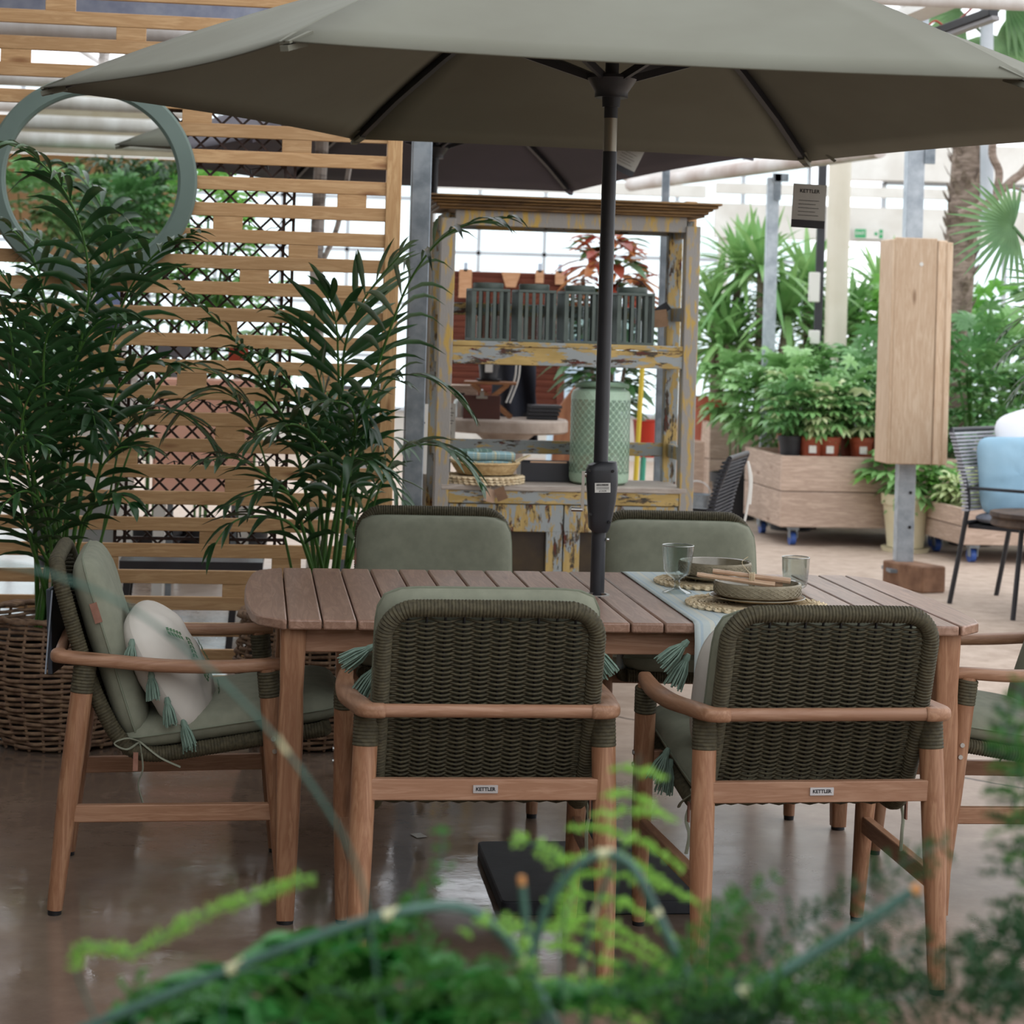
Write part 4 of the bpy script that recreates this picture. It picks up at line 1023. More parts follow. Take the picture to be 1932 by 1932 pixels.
# ---------------------------------------------------------------- greenhouse pipes and far structure
PIPER = mat('rusty_pipe', '#c9c4bf', '#a5948a', .5, 2, st=(3, 1, 1), detail=6)
GALV_LIT = mat('skylit_galvanised', '#b5bdc3', '#98a1a9', .4, 16, detail=5, metal=.2)  # paler copy of galvanised steel, skylight on the back posts put into the colour
PIPEM = mat('white_pipe', '#dedcd9', '#c3bdb6', .45, 2, st=(3, 1, 1), detail=5)
PIPEG = mat('galvanised_rail', '#8a8f9c', '#73788a', .5, 12, metal=.3)
def pipe(i, p0, p1, r, m=PIPEM):
    q = MB(); q.tube([p0, p1], r, 14); struct(q.build('trim_%d' % i, m))
for i, (py, z, r) in enumerate(((52, 2.75, .05), (148, 2.75, .05), (200, 2.78, .05), (225, 2.8, .05))):
    c_ = atz(100, py, z); pipe(2 + i, c_ + V((-5, -.63, 0)), c_ + V((.85, .11, 0)), r)
q = MB(); c_ = atz(300, 14, 2.8); q.box(c_ + V((-.5, 0, 0)), (2.4, .06, .062), Matrix.Rotation(A0, 3, 'Z')); struct(q.build('trim_6', PIPEG))
pipe(7, at(1660, 283, 13.4), at(1190, 349, 17.6), .055, PIPER); pipe(8, at(1500, 300, 15.2), at(1180, 335, 19), .035)
pipe(9, at(1600, -8, 10.5), at(2000, 8, 10.5), .042); pipe(10, at(1850, 140, 12.5), at(2000, 142, 12.5), .045)
q = MB(); q.beam(at(1680, 45, 11.4), at(1800, -5, 10.6), .16, .05); struct(q.build('trim_11', WHITEM, smooth=False))
pipe(12, at(1862, -40, 15), at(1862, 420, 15), .05, FRAMEM)
q = MB(); q.beam(at(780, 343, 20), at(1330, 362, 20.5), .1, .12); q.beam(at(780, 372, 20.4), at(1330, 392, 20.9), .1, .10); struct(q.build('trim_13', WHITEM, smooth=False))
o = thing('strip_light', 'dark grey strip light fitting under the roof pipe at the top corner', 'light fitting', at(1815, 42, 11))
q = MB(); a_, b_ = at(1770, 60, 11.2) - o.location, at(1875, 22, 10.7) - o.location; q.beam(a_, b_, .06, .045); q.build('housing', BLACKM, o, bevel=.004)
q = MB(); q.beam(a_ + V((.01, -.01, -.035)), b_ + V((.01, -.01, -.035)), .05, .025); q.build('diffuser', mat('grey_diffuser', '#9a999b', rough=.4), o, bevel=.004)
q = MB(); q.tube(smoothpath([a_ + V((-.08, 0, .0)), a_ + V((-.02, 0, .06)), a_ + V((.06, 0, .03)), a_.lerp(b_, .6) + V((0, 0, .06))]), .006, 6); q.build('red_cable', mat('red_cable', '#a8392f', rough=.5), o)
# far header with the exit sign
q = MB(); q.box((4.6, 20.2, 2.56), (5.2, .12, .34)); q.box((4.6, 20.15, 2.88), (5.2, .1, .1))
for x in (2.1, 4.3, 5.6, 7.1): q.box((x, 20.25, 1.2), (.10, .1, 2.4))
struct(q.build('trim_14', WHITEM, smooth=False))
o = thing('exit_sign', 'small green and white exit sign on the far white header', 'sign', at(1640, 441, 20.1))
q = MB(); q.box((0, 0, 0), (.31, .02, .105)); q.build('panel', PAPER, o)
q = MB(); GRN = mat('exit_green', '#2f9e63', rough=.5); q.box((-.09, -.012, 0), (.11, .004, .085)); q.box((.115, -.012, 0), (.035, .004, .085)); q.box((.065, -.012, 0), (.03, .004, .03))
q.build('green_panel', GRN, o)
q = MB(); q.text('EXIT', .045, TR((-.09, -.0155, 0), radians(90)), .0005, .0008); q.text('>', .05, TR((.115, -.0155, 0), radians(90)), .0005, .001); q.build('lettering', PAPER, o, smooth=False)
# ---------------------------------------------------------------- posts on the right
def post(label, x, y, w, d, z1, m, name='galvanised_post', rz=0):
    o = thing(name, label, 'post', (x, y, 0), rz); q = MB(); q.box((0, 0, z1 / 2), (w, d, z1)); q.build('shaft', m, o, bevel=.004)
    return o
p_ = at(1450, 650, 15.2); o = post('slim grey steel post rising among the yuccas', p_.x, p_.y, .09, .07, 2.62, GALV_LIT)
q = MB(); q.box((.03, -.04, 2.55), (.05, .02, .2)); q.box((.05, -.04, 2.62), (.12, .02, .06)); q.build('bracket', GALV, o)
p_ = at(1577, 600, 15.9); o = post('cream painted round column behind the shrubs', p_.x, p_.y, .01, .01, .1, WHITEM, 'round_column')
q = MB(); q.lathe([(.088, 0), (.088, 3.6)], 28); q.build('column_shaft', mat('cream_paint', '#e6dfcf', '#d9d0bd', .5, 2), o)
p_ = at(1545, 560, 15.0); o = post('thin black pole carrying white boxes beside the cream column', p_.x, p_.y, .06, .05, 3.5, BLACKM, 'black_pole')
for py, h in ((542, .22), (636, .1)):
    q = MB(); b_ = at(1536, py, 14.9) - o.location; q.box(b_, (.075, .07, h)); q.build('socket_box', PAPER, o, bevel=.006)
XP = V((2.31, 11.7, 0))
o = thing('galvanised_post', 'heavy galvanised steel post clad with a timber box, nearest on the walkway', 'post', XP, radians(4))
q = MB(); q.box((0, 0, 1.8), (.10, .09, 3.6)); q.build('shaft', GALV_LIT, o, bevel=.005)
q = MB(); q.box((.075, -.05, 2.52), (.06, .02, .13)); q.build('bracket', GALV, o)
q = MB()
for z in (.35, .55): q.tube([(.02, -.046, z), (.02, -.05, z)], .010, 8)
q.build('bolt_hole', BLACKP, o)
q = MB(); q.box((0, 0, .1), (.2, .2, .02)); q.build('foot_plate', GALV, o)
o = thing('timber_cladding_box', 'rough sawn timber box fixed around the heavy steel post', 'timber box', XP + V((.01, 0, .72)), radians(7))
for nm, c_, s_ in (('front_board', (-.03, -.13, .65), (.25, .03, 1.30)), ('side_board', (-.155, -.02, .645), (.03, .24, 1.29)), ('edge_board', (.125, -.10, .645), (.055, .10, 1.29)), ('edge_board', (.165, -.08, .64), (.035, .16, 1.28)), ('back_board', (0, .10, .64), (.28, .03, 1.28))):
    q = MB(); q.box(c_, s_); q.build(nm, SAWNz, o, bevel=.006)
q = MB(); q.tube([(.0, -.147, 1.15), (.0, -.149, 1.15)], .012, 8); q.build('white_paint_spot', PAPER, o)
o = thing('timber_block', 'square rough timber block lying at the foot of the heavy post', 'block', atz(1733, 1118, 0) + V((0, .15, 0)), radians(28))
q = MB(); q.box((0, 0, .075), (.17, .36, .15)); q.build('block', mat('old_timber', '#8d6a52', '#6b4c39', .85, 9, bump=.4, bs=30), o, bevel=.01)
# ---------------------------------------------------------------- greenery
SCH1 = leafmat('schefflera_leaf', '#9cc684', '#6fa25a', 2, .26, .22); SCH2 = leafmat('variegated_leaf', '#dfe6b8', '#b4cc8b', 3, .28, .22); SCHD = leafmat('deep_green_leaf', '#74a566', '#4c7d45', 2, .26, .2)
FRESH = leafmat('fresh_green_leaf', '#8fc465', '#6aa74e', 2, .4, .4); YUC = leafmat('yucca_leaf', '#a0c67f', '#6aa05a', 2, .35, .3); BARK = mat('grey_brown_bark', '#9b8b7e', '#75665a', .9, 12, st=(1, 1, 3), bump=.6, bs=25, bd=.02)
TERRA = mat('terracotta_plastic', '#a04f34', '#8d412a', .6, 8); POTB = mat('black_nursery_pot', '#26272a', rough=.5); CREAMP = mat('cream_pot', '#d9d0b0', '#cabf9c', .6, 4)
def pot(o, r, h, m, label=True):
    q = MB(); q.lathe([(r * .74, 0), (r * .94, h * .8), (r * 1.02, h * .8), (r * 1.04, h), (r * .95, h), (r * .9, h * .82)], 28, cap=False); q.lathe([(r * .74, .001), (.001, .001)], 28, cap=False)
    pt = q.build('pot', m, o, auto=50)
    q = MB(); q.lathe([(r * .93, h * .86), (.001, h * .9)], 24, cap=False); q.build('compost', SOIL, o)
    return pt
def shrub(name, label, loc, pr, ph, pm, c, rad, n, L, w, mats, seed, k=7, group=None, stems=5, lab=False):
    rnd = random.Random(seed); o = thing(name, label, 'plant', loc, rnd.uniform(0, 6), group)
    if pr: pt = pot(o, pr, ph, pm)
    if lab: q = MB(); a = -pi / 2 - o.rotation_euler.z; q.box((pr * .97 * cos(a), pr * .97 * sin(a), ph * .5), (.003, .05, .05), Matrix.Rotation(a, 3, 'Z')); q.build('plant_label', PAPER, pt)
    q = MB()
    for j in range(stems):
        a = rnd.uniform(0, 6.28); e = V((cos(a) * rad[0] * .6, sin(a) * rad[1] * .6, c + rnd.uniform(-.3, .5) * rad[2]))
        q.tube(smoothpath([(cos(a) * pr * .3, sin(a) * pr * .3, ph * .8), (e.x * .4, e.y * .4, (ph + e.z) / 2), e], 4), max(.006, rad[2] * .016), 5)
    q.build('stem', STEMG, o)
    q = MB(); crown(q, (0, 0, c), rad, n, L, w, rnd, k, mats=len(mats)); q.build('foliage', mats, o, auto=0)
    return o
# wheeled crates
CAST = mat('blue_caster', '#3f62b0', '#34549c', .4)
def crate(label, loc, rz, W, D, z0, z1, rows, casters=True):
    o = thing('planter_crate', label, 'planter', loc, rz, 'wheeled timber planters'); h = (z1 - z0) / rows
    for r in range(rows):
        z = z0 + h * (r + .5)
        for y in (0.015, D - .015): q = MB(); q.box((W / 2, y, z), (W, .03, h - .006)); q.build('long_board', CRATEx, o, bevel=.003)
        for x in (.015, W - .015): q = MB(); q.box((x, D / 2, z), (.03, D - .062, h - .006)); q.build('end_board', CRATEy, o, bevel=.003)
    q = MB(); q.box((W / 2, D / 2, z0 + .02), (W - .06, D - .06, .03)); q.build('floor_board', CRATEx, o)
    q = MB(); q.box((W / 2, D / 2, z1 - .06), (W - .062, D - .062, .03)); q.build('inner_shelf', CRATEx, o)
    if casters:
        for x in (.12, W - .12):
            for y in (.1, D - .1):
                q = MB(); q.box((x, y, z0 - .015), (.07, .06, .02)); q.box((x - .026, y, z0 - .045), (.006, .04, .07)); q.box((x + .026, y, z0 - .045), (.006, .04, .07)); cf = q.build('caster_fork', GALV, o)
                q = MB(); q.tube([(x - .018, y + .02, .045), (x + .018, y + .02, .045)], .045, 18); q.build('caster_wheel', CAST, cf)
    return o
K1 = atz(1472, 995, .13); K1.z = 0; KA = radians(8.6)
crate('large wheeled timber planter of schefflera pots, behind the dark strap chair', K1, KA, 1.25, .95, .13, .62, 2)
K2 = V((2.93, 12.95, 0)); crate('low wheeled planter behind the cream pot, variegated plants in it', K2, radians(10), 1.3, .8, .12, .36, 2)
K3 = atz(1338, 925, 0); K3 = V((at(1338, 860, 16.2).x, 16.2, 0)); crate('pale timber planter farthest back beside the terracotta tub', K3, radians(8), .95, .9, .12, .72, 2, False)
def kl(x, y, z, K=K1, A=KA): return Matrix.Translation(K) @ Matrix.Rotation(A, 4, 'Z') @ V((x, y, z))
zs = .577
spots = [(.10, .16, 'black', SCHD), (.24, .13, 't', SCH1), (.17, .42, 't', SCH1), (.40, .30, 't', SCHD), (.36, .12, 't', SCH1), (.60, .13, 't', SCHD), (.62, .42, 't', SCH1), (.88, .15, 'black', SCH1), (.84, .46, 't', SCHD), (1.1, .2, 'black', SCH1), (.3, .72, 't', SCH1), (.75, .74, 't', SCHD), (1.08, .6, 't', SCH1)]
names = ['at the corner of the crate, in a black pot', 'with white label, next to the crate corner', 'behind the corner pots of the crate', 'deep green, in the middle of the crate', 'pale leaved, over the front board of the crate', 'bright red pot, at the middle of the front board', 'tall, behind the bright red pot', 'thin stemmed in a black pot near the timber box', 'deep green, behind the thin stemmed one', 'half hidden behind the timber clad post', 'at the back of the crate towards the far planter', 'deep green, at the back of the crate', 'at the back of the crate behind the clad post']
for i, (x, y, pk, lm) in enumerate(spots):
    H = .56 + .12 * (y > .3) + .1 * (y > .6)
    shrub('potted_schefflera', 'potted schefflera ' + names[i], kl(x, y, zs), .085, .17, TERRA if pk == 't' else POTB, H * .66, (.20, .19, H * .35), 52, .105, .034, [lm, SCH2] if i in (4, 5, 2, 1) else [lm], 100 + i, group='schefflera pots in the large crate', lab=i in (1, 4, 5))
# bigger shrubs behind and to the right
BIG = [(1500, 14.9, .98, (.55, .3, .40), SCH1, 'broad schefflera bush rising behind the large crate'), (1640, 15.4, 1.0, (.5, .3, .5), SCHD, 'dark green bush behind the cream column'), (1690, 16.6, 1.3, (.6, .4, .7), FRESH, 'light green bush behind the timber clad post'),
       (1840, 14.2, .95, (.42, .4, .75), SCHD, 'dark leafy bush standing in the low planter beside the clad post'), (1905, 14.6, 1.0, (.5, .4, .65), SCH1, 'leafy bush in the low planter beside the frame edge'), (1870, 16.4, 1.25, (.7, .5, .65), FRESH, 'pale sunlit bush behind the palm trunk'), (1990, 15.5, 1.2, (.6, .5, .8), SCHD, 'dark bush at the far edge behind the strap chair'), (1395, 15.6, 1.02, (.28, .3, .34), SCH1, 'small bushy plant between the tub and the large crate')]
for i, (px, Y, c, rad, lm, lb) in enumerate(BIG):
    b = at(px, 700, Y); shrub('leafy_bush', lb, (b.x, Y, 0), .2, .36, POTB, c, rad, 170 if rad[0] > .3 else 80, .15, .048, [lm], 200 + i, group='bushes behind the planters')
for i, (px, Y) in enumerate(((1812, 13.35), (1850, 13.25), (1775, 13.5))):
    b = at(px, 900, Y); shrub('variegated_plant', ['pale variegated plant at the corner of the low planter', 'pale variegated plant beside the strap chair leg', 'small green plant beside the clad post in the low planter'][i], (b.x, Y, .18), .06, .12, TERRA, .27, (.11, .1, .12), 26, .10, .042, [SCH2] if i < 2 else [FRESH], 300 + i, 6, 'small plants in the low planter')
b = atz(1713, 1043, 0); b.y += .1
o = shrub('potted_shrub', 'green trailing plant in a large cream pot on a saucer', (b.x, b.y, .03), .165, .36, CREAMP, .5, (.27, .2, .17), 60, .15, .05, [SCH1, FRESH], 320)
q = MB(); q.lathe([(.12, -.03), (.155, -.03), (.165, 0), (.16, .0), (.12, -.01)], 28); q.build('saucer', CREAMP, o)
def yucca(label, loc, pr, ph, pm, heads, L, w, seed, n=46):
    rnd = random.Random(seed); o = thing('yucca', label, 'yucca', loc, rnd.uniform(0, 6), 'yuccas behind the planters'); pot(o, pr, ph, pm)
    for (x, y, z) in heads:
        R = Matrix.Rotation(-o.rotation_euler.z, 3, 'Z'); e = R @ V((x, y, z))
        q = MB(); q.tube(smoothpath([(e.x * .2, e.y * .2, ph * .85), (e.x * .7, e.y * .7, (z + ph) / 2), e], 5), .03, 8); q.build('cane', BARK, o)
        q = MB(); rosette(q, e, n, L, w, rnd); q.build('leaf_head', YUC, o, auto=0)
    return o
b = at(1345, 740, 16.6); yucca('tall yucca in the red terracotta tub right of the hutch', (b.x, 16.6, .55), .19, .36, TERRA, [(.0, 0, 1.05), (.20, .05, 1.42), (.05, -.1, .75)], .7, .06, 41)
q = thing('tub_stand', 'low timber stand under the terracotta tub', 'stand', (b.x, 16.6, 0)); m_ = MB(); m_.box((0, 0, .275), (.42, .42, .55)); m_.build('stand_body', CRATEx, q, bevel=.004)
for i, (px, Y, hd, lb) in enumerate(((1430, 16.4, [(0, 0, 1.95), (-.25, 0, 1.35), (.22, 0, 1.6)], 'yucca with drooping heads behind the slim steel post'), (1520, 16.8, [(0, 0, 1.85), (.2, 0, 1.4), (-.2, -.1, 1.5)], 'yucca between the slim post and the black pole'), (1605, 17.2, [(0, 0, 1.55), (.25, 0, 1.8), (-.2, 0, 1.3)], 'yucca just behind the cream column'))):
    b = at(px, 700, Y); yucca(lb, (b.x, Y, 0), .2, .4, POTB, hd, .7, .06, 50 + i)
# tall fan palm: trunk, and the blurred fan leaf at the frame edge
def trunk(o, pts, r0, r1, seed):
    rnd = random.Random(seed); pts = resample(smoothpath(pts, 8), .05); N = len(pts); q = MB()
    q.tube(pts, [r0 + (r1 - r0) * i / (N - 1) for i in range(N)], 12)
    for i in range(2, N - 1):
        for k in range(5):
            a = rnd.uniform(0, 6.28); rr_ = (r0 + (r1 - r0) * i / N); p = pts[i] + V((cos(a) * rr_ * .9, sin(a) * rr_ * .9, 0)); d = V((cos(a) * .5, sin(a) * .5, 1))
            leaflet(q, p, d, V((cos(a), sin(a), 0)), .14, .05, .1, 3, .1, .3)
    q.build('fibrous_trunk', BARK, o, auto=0)
b0 = at(1795, 1000, 15.4); b0.z = 0; o = thing('fan_palm', 'tall fan palm with a shaggy grey trunk behind the clad post', 'palm', b0)
trunk(o, [(0, 0, 0), at(1800, 700, 15.4) - b0, at(1812, 480, 15.4) - b0, at(1828, 290, 15.4) - b0, at(1850, 90, 15.4) - b0], .10, .135, 61)
FANG = leafmat('fan_leaf', '#7fa26c', '#5b8453', 3, .4, .35)
rnd = random.Random(62)
for px, py, ax, ay in ((1880, 70, .6, -.9), (1810, 20, -.8, .3), (1900, 0, .9, .5)):
    q = MB(); e = at(px, py, 15.2) - b0; q.tube([at(1850, 60, 15.4) - b0, e], .012, 5); fanleaf(q, e, V((ax, -.3, ay)), V((0, -1, .3)), .55, 26, 230, .045, .3, rnd); q.build('fan_frond', FANG, o, auto=0)
b1 = at(2090, 430, 10.2); b1.z = 0; o = thing('fan_palm', 'fan palm reaching in from the frame edge above the strap chair', 'palm', b1)
trunk(o, [(0, 0, 0), (0, 0, .8), (0, .02, 1.5)], .09, .08, 63)
for px, py, L, ax, ay in ((1912, 428, .36, -1, .02), (2010, 540, .36, -.8, -.4)):
    q = MB(); e = at(px, py, 10.0) - b1; q.tube([(0, .02, 1.5), e], .010, 5); fanleaf(q, e, V((ax, -.1, ay)), V((0, -1, .25)), L, 24, 200, .022, .16, rnd); q.build('fan_frond', FANG, o, auto=0)
pot(o, .2, .35, POTB)
b2 = at(2110, 700, 9.6); b2.z = 0; o = thing('kentia_palm', 'dark feather palm at the frame edge above the blue cushion', 'palm', b2); pot(o, .18, .32, POTB)
for e_ in ([(1985, 620), (1935, 600), (1885, 640)], [(1990, 650), (1940, 640), (1880, 690)], [(1995, 680), (1950, 700), (1905, 760)]):
    q = MB(); frond(q, [V((0, 0, .3)), V((0, 0, .9))] + [at(px, py, 9.5) - b2 for px, py in e_], .22, 18, .55, .02, .3, rnd=rnd); q.build('frond', [PALMG, STEMG], o, auto=0)
b3 = at(2030, 300, 13.2); b3.z = 0; o = thing('bare_tree', 'bare crooked branch reaching in beside the palm trunk', 'tree', b3)
q = MB(); q.tube(smoothpath([(0, 0, 0), (0, 0, 1.6)] + [at(px, py, 13) - b3 for px, py in ((1985, 300), (1925, 330), (1895, 355), (1870, 380), (1845, 392), (1810, 405))], 5), .028, 7); q.tube(smoothpath([at(px, py, 13) - b3 for px, py in ((1880, 365), (1885, 325), (1872, 290), (1878, 240))], 5), .026, 7); q.tube(smoothpath([at(px, py, 13) - b3 for px, py in ((1895, 355), (1915, 355), (1940, 365))], 4), .01, 5); q.build('branch', BARK, o)
# ---------------------------------------------------------------- strap chairs, blue cushion, slab table on the right
STRAP = mat('grey_strap', '#b9bbc2', '#a6a8b0', .5, 30); SEATG = mat('grey_seat_pad', '#7d818c', '#71757f', .9, 20)
def strapchair(label, loc, rz, straps):
    o = thing('strap_armchair', label, 'chair', loc, rz, 'metal strap armchairs'); W = .27
    for s in (-1, 1):
        q = MB(); q.tube(smoothpath([(s * W, -.34, 0), (s * W, -.26, .45), (s * W, -.25, .62), (s * W, -.36, .95)], 5), .014, 10); lg = q.build('rear_leg', BLACKM, o)
        q = MB(); q.tube([(s * W, .28, 0), (s * W, .24, .64)], .013, 10); q.build('front_leg', BLACKM, o)
        q = MB(); q.beam((s * W, -.26, .64), (s * W, .27, .645), .035, .016); q.build('arm', BLACKM, o, bevel=.004)
    for yy, zz in ((-.36, .95), (-.25, .45), (.25, .42)): q = MB(); q.tube([(-W, yy, zz), (W, yy, zz)], .013, 10); q.build('cross_bar', BLACKM, o)
    q = MB()
    for k in range(22):
        z = .52 + k * .0195; t = (z - .45) / .5; y = -.25 - .10 * t * t - .004
        q.tube([(-W - .018, y - .012, z), (-W - .018, y + .016, z), (W + .018, y + .016, z), (W + .018, y - .012, z)], .0062, 5, closed=True)
    q.build('strap_back', straps, o)
    q = MB(); q.box((0, 0, .43), (.50, .50, .02)); q.build('seat_base', BLACKM, o)
    q = MB(); pad(q, .50, .50, .07, TR((0, .0, .475)), ex=6, puff=5); q.build('seat_pad', SEATG, o, auto=60)
    return o
sc1 = strapchair('black strap armchair on the walkway holding a pale blue cushion', (2.87, 11.0, 0), radians(-131), STRAP)
o = thing('blue_cushion', 'pale sky blue square cushion standing in the strap armchair', 'cushion', at(1912, 898, 11.05), 0)
q = MB(); pad(q, .43, .43, .13, TR((0, 0, 0), radians(80), 0, radians(18)), ex=7, puff=2.6, wob=.012); q.build('cover', mat('sky_blue_cotton', '#99bbce', '#8bafc4', .85, 4, bump=.2, bs=10, bd=.02), o, auto=0)
o = thing('white_cushion', 'white cushion corner poking up behind the blue cushion', 'cushion', at(1935, 845, 11.25), 0)
q = MB(); pad(q, .42, .42, .1, TR((0, 0, 0), radians(75), 0, radians(35)) @ Matrix.Rotation(radians(12), 4, 'Z'), ex=4, puff=2.2); q.build('cover', mat('white_cotton', '#dcdde2', rough=.85), o, auto=0)
b = at(1385, 960, 9.55); o = strapchair('dark strap chair leaning beyond the hutch, seen edge on', (b.x - .32, 9.5, 0), radians(74), mat('charcoal_strap', '#3a3b42', '#313238', .5)); o.scale = (.92, .92, .92)
q = MB(); c_ = at(1411, 870, 9.3)
o = thing('fabric_strap', 'pale fabric tie dangling from the dark strap chair', 'strap', c_); q.tube(smoothpath([(0, 0, 0), (.012, 0, -.10), (.002, 0, -.22), (-.018, 0, -.33)]), .006, 5, flat=.4); q.tube(smoothpath([(0, 0, 0), (.02, 0.01, -.08), (.016, 0.01, -.2)]), .006, 5, flat=.4); q.build('tie', PAPER, o)
b = atz(1925, 1175, 0); o = thing('slab_side_table', 'dark rough slab side table on black legs at the frame edge', 'side table', (b.x + .17, b.y + .15, 0))
q = MB(); q.lathe([(.28, .48), (.30, .49), (.29, .52), (.305, .535), (.30, .555), (.02, .556)], 22, sx=1, sy=.9); q.build('slab_top', mat('dark_slab', '#5b4a3d', '#3c2f27', .75, 14, bump=.5, bs=40), o, auto=20)
for a in (200, 320, 80): q = MB(); q.tube([(.2 * cos(radians(a)), .2 * sin(radians(a)), 0), (.16 * cos(radians(a)), .16 * sin(radians(a)), .485)], .014, 8); q.build('leg', BLACKM, o)
o = thing('galvanised_bucket', 'dented grey bucket on the floor beside the far planter', 'bucket', (at(1316, 870, 14.2).x, 14.2, 0))
q = MB(); q.lathe([(.085, 0), (.10, .3), (.104, .3), (.098, .29), (.08, .01)], 24); q.build('bucket_body', GALV, o); q = MB(); q.tube([(.1 * cos(a), .02, .3 + .09 * sin(a)) for a in [pi * k / 10 for k in range(11)]], .004, 5); q.build('handle', STEEL, o)
# ---------------------------------------------------------------- seen through the hutch
REDW = mat('red_brown_slat', '#7a4434', '#63352a', .55, 5, st=(1, 8, 8))
def louvre(label, x0, x1, Y, z0, z1):
    o = thing('louvred_screen', label, 'screen', ((x0 + x1) / 2, Y, 0), radians(2), 'louvred screens'); w = x1 - x0
    for x in (-w / 2, w / 2): q = MB(); q.box((x, 0, z1 / 2), (.05, .04, z1)); q.build('upright', REDW, o)
    n = int((z1 - z0) / .042)
    for k in range(n): q = MB(); q.box((0, 0, z0 + .02 + k * .042), (w - .05, .010, .050), Matrix.Rotation(radians(22), 3, 'X')); q.build('slat', REDW, o)
    return o
a_, b_ = at(800, 505, 13.4), at(1064, 512, 13.4); louvre('red brown louvred screen behind the slatted lanterns', a_.x, b_.x, 13.4, at(900, 775, 13.4).z, a_.z)
for i, (px, py, w, h, lb, tp) in enumerate(((878, 535, .085, .19, 'tall wooden board hanging on the louvred screen nearest the hutch post', 0), (964, 528, .13, .10, 'tapered wooden board hanging mid louvred screen', 1), (1018, 522, .055, .085, 'small wooden block with pale clip, on the screen behind the second lantern', 0), (1056, 524, .06, .09, 'small wooden block with pale clip at the end of the screen', 0))):
    o = thing('hanging_board', lb, 'board', at(px, py, 13.376), 0, 'boards hanging on the louvred screen'); q = MB()
    out = [(-w / 2 * (.5 if tp else 1), -h / 2), (w / 2 * (.5 if tp else 1), -h / 2), (w / 2, h / 2), (-w / 2, h / 2)]; q.prism(out, 0, .02, Matrix.Rotation(radians(90), 4, 'X')); q.build('board', mat('pale_board', '#c99b76', '#b8875f', .6, 12, st=(1, 1, 6)), o)
    if not tp: q = MB(); q.box((0, -.01, h / 2 + .015), (.025, .02, .06)); q.build('clip', mat('pale_blue_clip', '#b8c4d2', rough=.4), o)
# croton
CR = [leafmat('croton_red', '#a8503a', '#8a3a2c', 4, .4, .3), leafmat('croton_orange', '#c98d55', '#b06a45', 4, .4, .3), leafmat('croton_green', '#4e7a45', '#3c6236', 4, .4, .3)]
rnd = random.Random(71); b = at(1150, 500, 12.3); o = thing('croton', 'tall croton with red orange and green leaves behind the lanterns', 'plant', (b.x, 12.3, 0)); pot(o, .17, .34, POTB)
q = MB()
for k in range(5): a = k * 1.25; q.tube(smoothpath([(0, 0, .28), (cos(a) * .08, sin(a) * .08, 1.0), (cos(a) * .2, sin(a) * .18, 1.75)]), .012, 6)
q.build('stem', BARK, o)
q = MB()
for k in range(330):
    a = rnd.uniform(0, 6.28); h = rnd.uniform(.9, 2.02); R = .08 + .15 * sin(pi * min(1, (h - .8) / 1.25)); p = V((cos(a) * R * rnd.uniform(.5, 1), sin(a) * R * rnd.uniform(.5, 1), h))
    q.mi = 2 if h < 1.5 else rnd.choice((0, 0, 1, 1, 2)); leaflet(q, p, V((cos(a), sin(a), rnd.uniform(-.2, .8))), V((0, 0, 1)), rnd.uniform(.14, .24), .085, .4, 4, .12, .45)
q.build('foliage', CR, o, auto=0)
# display table with stool, pot, jacket and clipboard
GT = V((-.02, 11.1, 0)); o = thing('stone_table', 'round pale stone topped display table seen through the hutch', 'table', GT)
q = MB(); q.lathe([(.33, .865), (.345, .875), (.345, .93), (.335, .94), (.01, .941)], 40); q.build('table_top', mat('weathered_stone', '#b5a699', '#9a8a7d', .8, 8, bump=.4, bs=30), o)
q = MB(); q.lathe([(.22, 0), (.2, .04), (.11, .10), (.10, .8), (.18, .866)], 28); q.build('pedestal', mat('weathered_stone', '#b5a699'), o)
TZ = .942; WS = wood('stool_wood', '#9a6a45', '#7d5233', 'x', .5, knots=False)
o = thing('folding_stool', 'small folding wooden stool standing on the stone table', 'stool', GT + V((-.09, .02, TZ)))
q = MB()
for k in range(4): q.box((0, -.08 + k * .053, .19), (.29, .042, .014))
q.build('seat', WS, o, bevel=.003)
for s in (-1, 1):
    for y in (-.09, .09): q = MB(); q.beam((s * .12, y, .0), (-s * .10, y, .185), .016, .024); q.build('leg', WS, o)
o = thing('black_plant_pot', 'black plastic plant pot with white label on the folding stool', 'pot', GT + V((-.10, .02, TZ + .198)))
q = MB(); q.lathe([(.045, 0), (.062, .12), (.066, .12), (.066, .14), (.058, .14), (.05, .02)], 24); pb = q.build('pot_body', POTB, o); q = MB(); q.lathe([(.06, .0), (.072, .012), (.05, .006)], 24); q.build('saucer', POTB, o); q = MB(); q.box((.0, -.058, .075), (.042, .003, .05)); q.build('white_label', PAPER, pb)
o = thing('dark_jacket', 'dark navy jacket with white striped sleeve draped behind the folding stool', 'jacket', GT + V((.06, .23, 0)))
def jk(u, v):
    x = -.16 + .28 * u; z = .75 + .56 * v; return V((x * (1 - .25 * v), .06 * sin(u * 9 + v * 3) * (1 - .5 * v) - .05 * sin(pi * u), z))
q = MB(); q.grid(jk, 28, 20); q.build('body', mat('navy_cloth', '#23252f', '#1b1d26', .9, 8, bump=.3, bs=12, bd=.02), o, solid=.02)
q = MB()
for d in (0, .02): q.tube(smoothpath([(-.01 + d, -.11, 1.30), (-.015 + d, -.125, 1.16), (-.06 + d, -.13, 1.02)]), .005, 6)
q.build('white_stripe', PAPER, o)
q = MB(); q.tube([(0, .0, 0), (0, 0, .95)], .02, 10); q.lathe([(.15, 0), (.15, .02), (.02, .03)], 20); q.box((0, 0, .95), (.3, .02, .02)); q.build('stand', BLACKM, o)
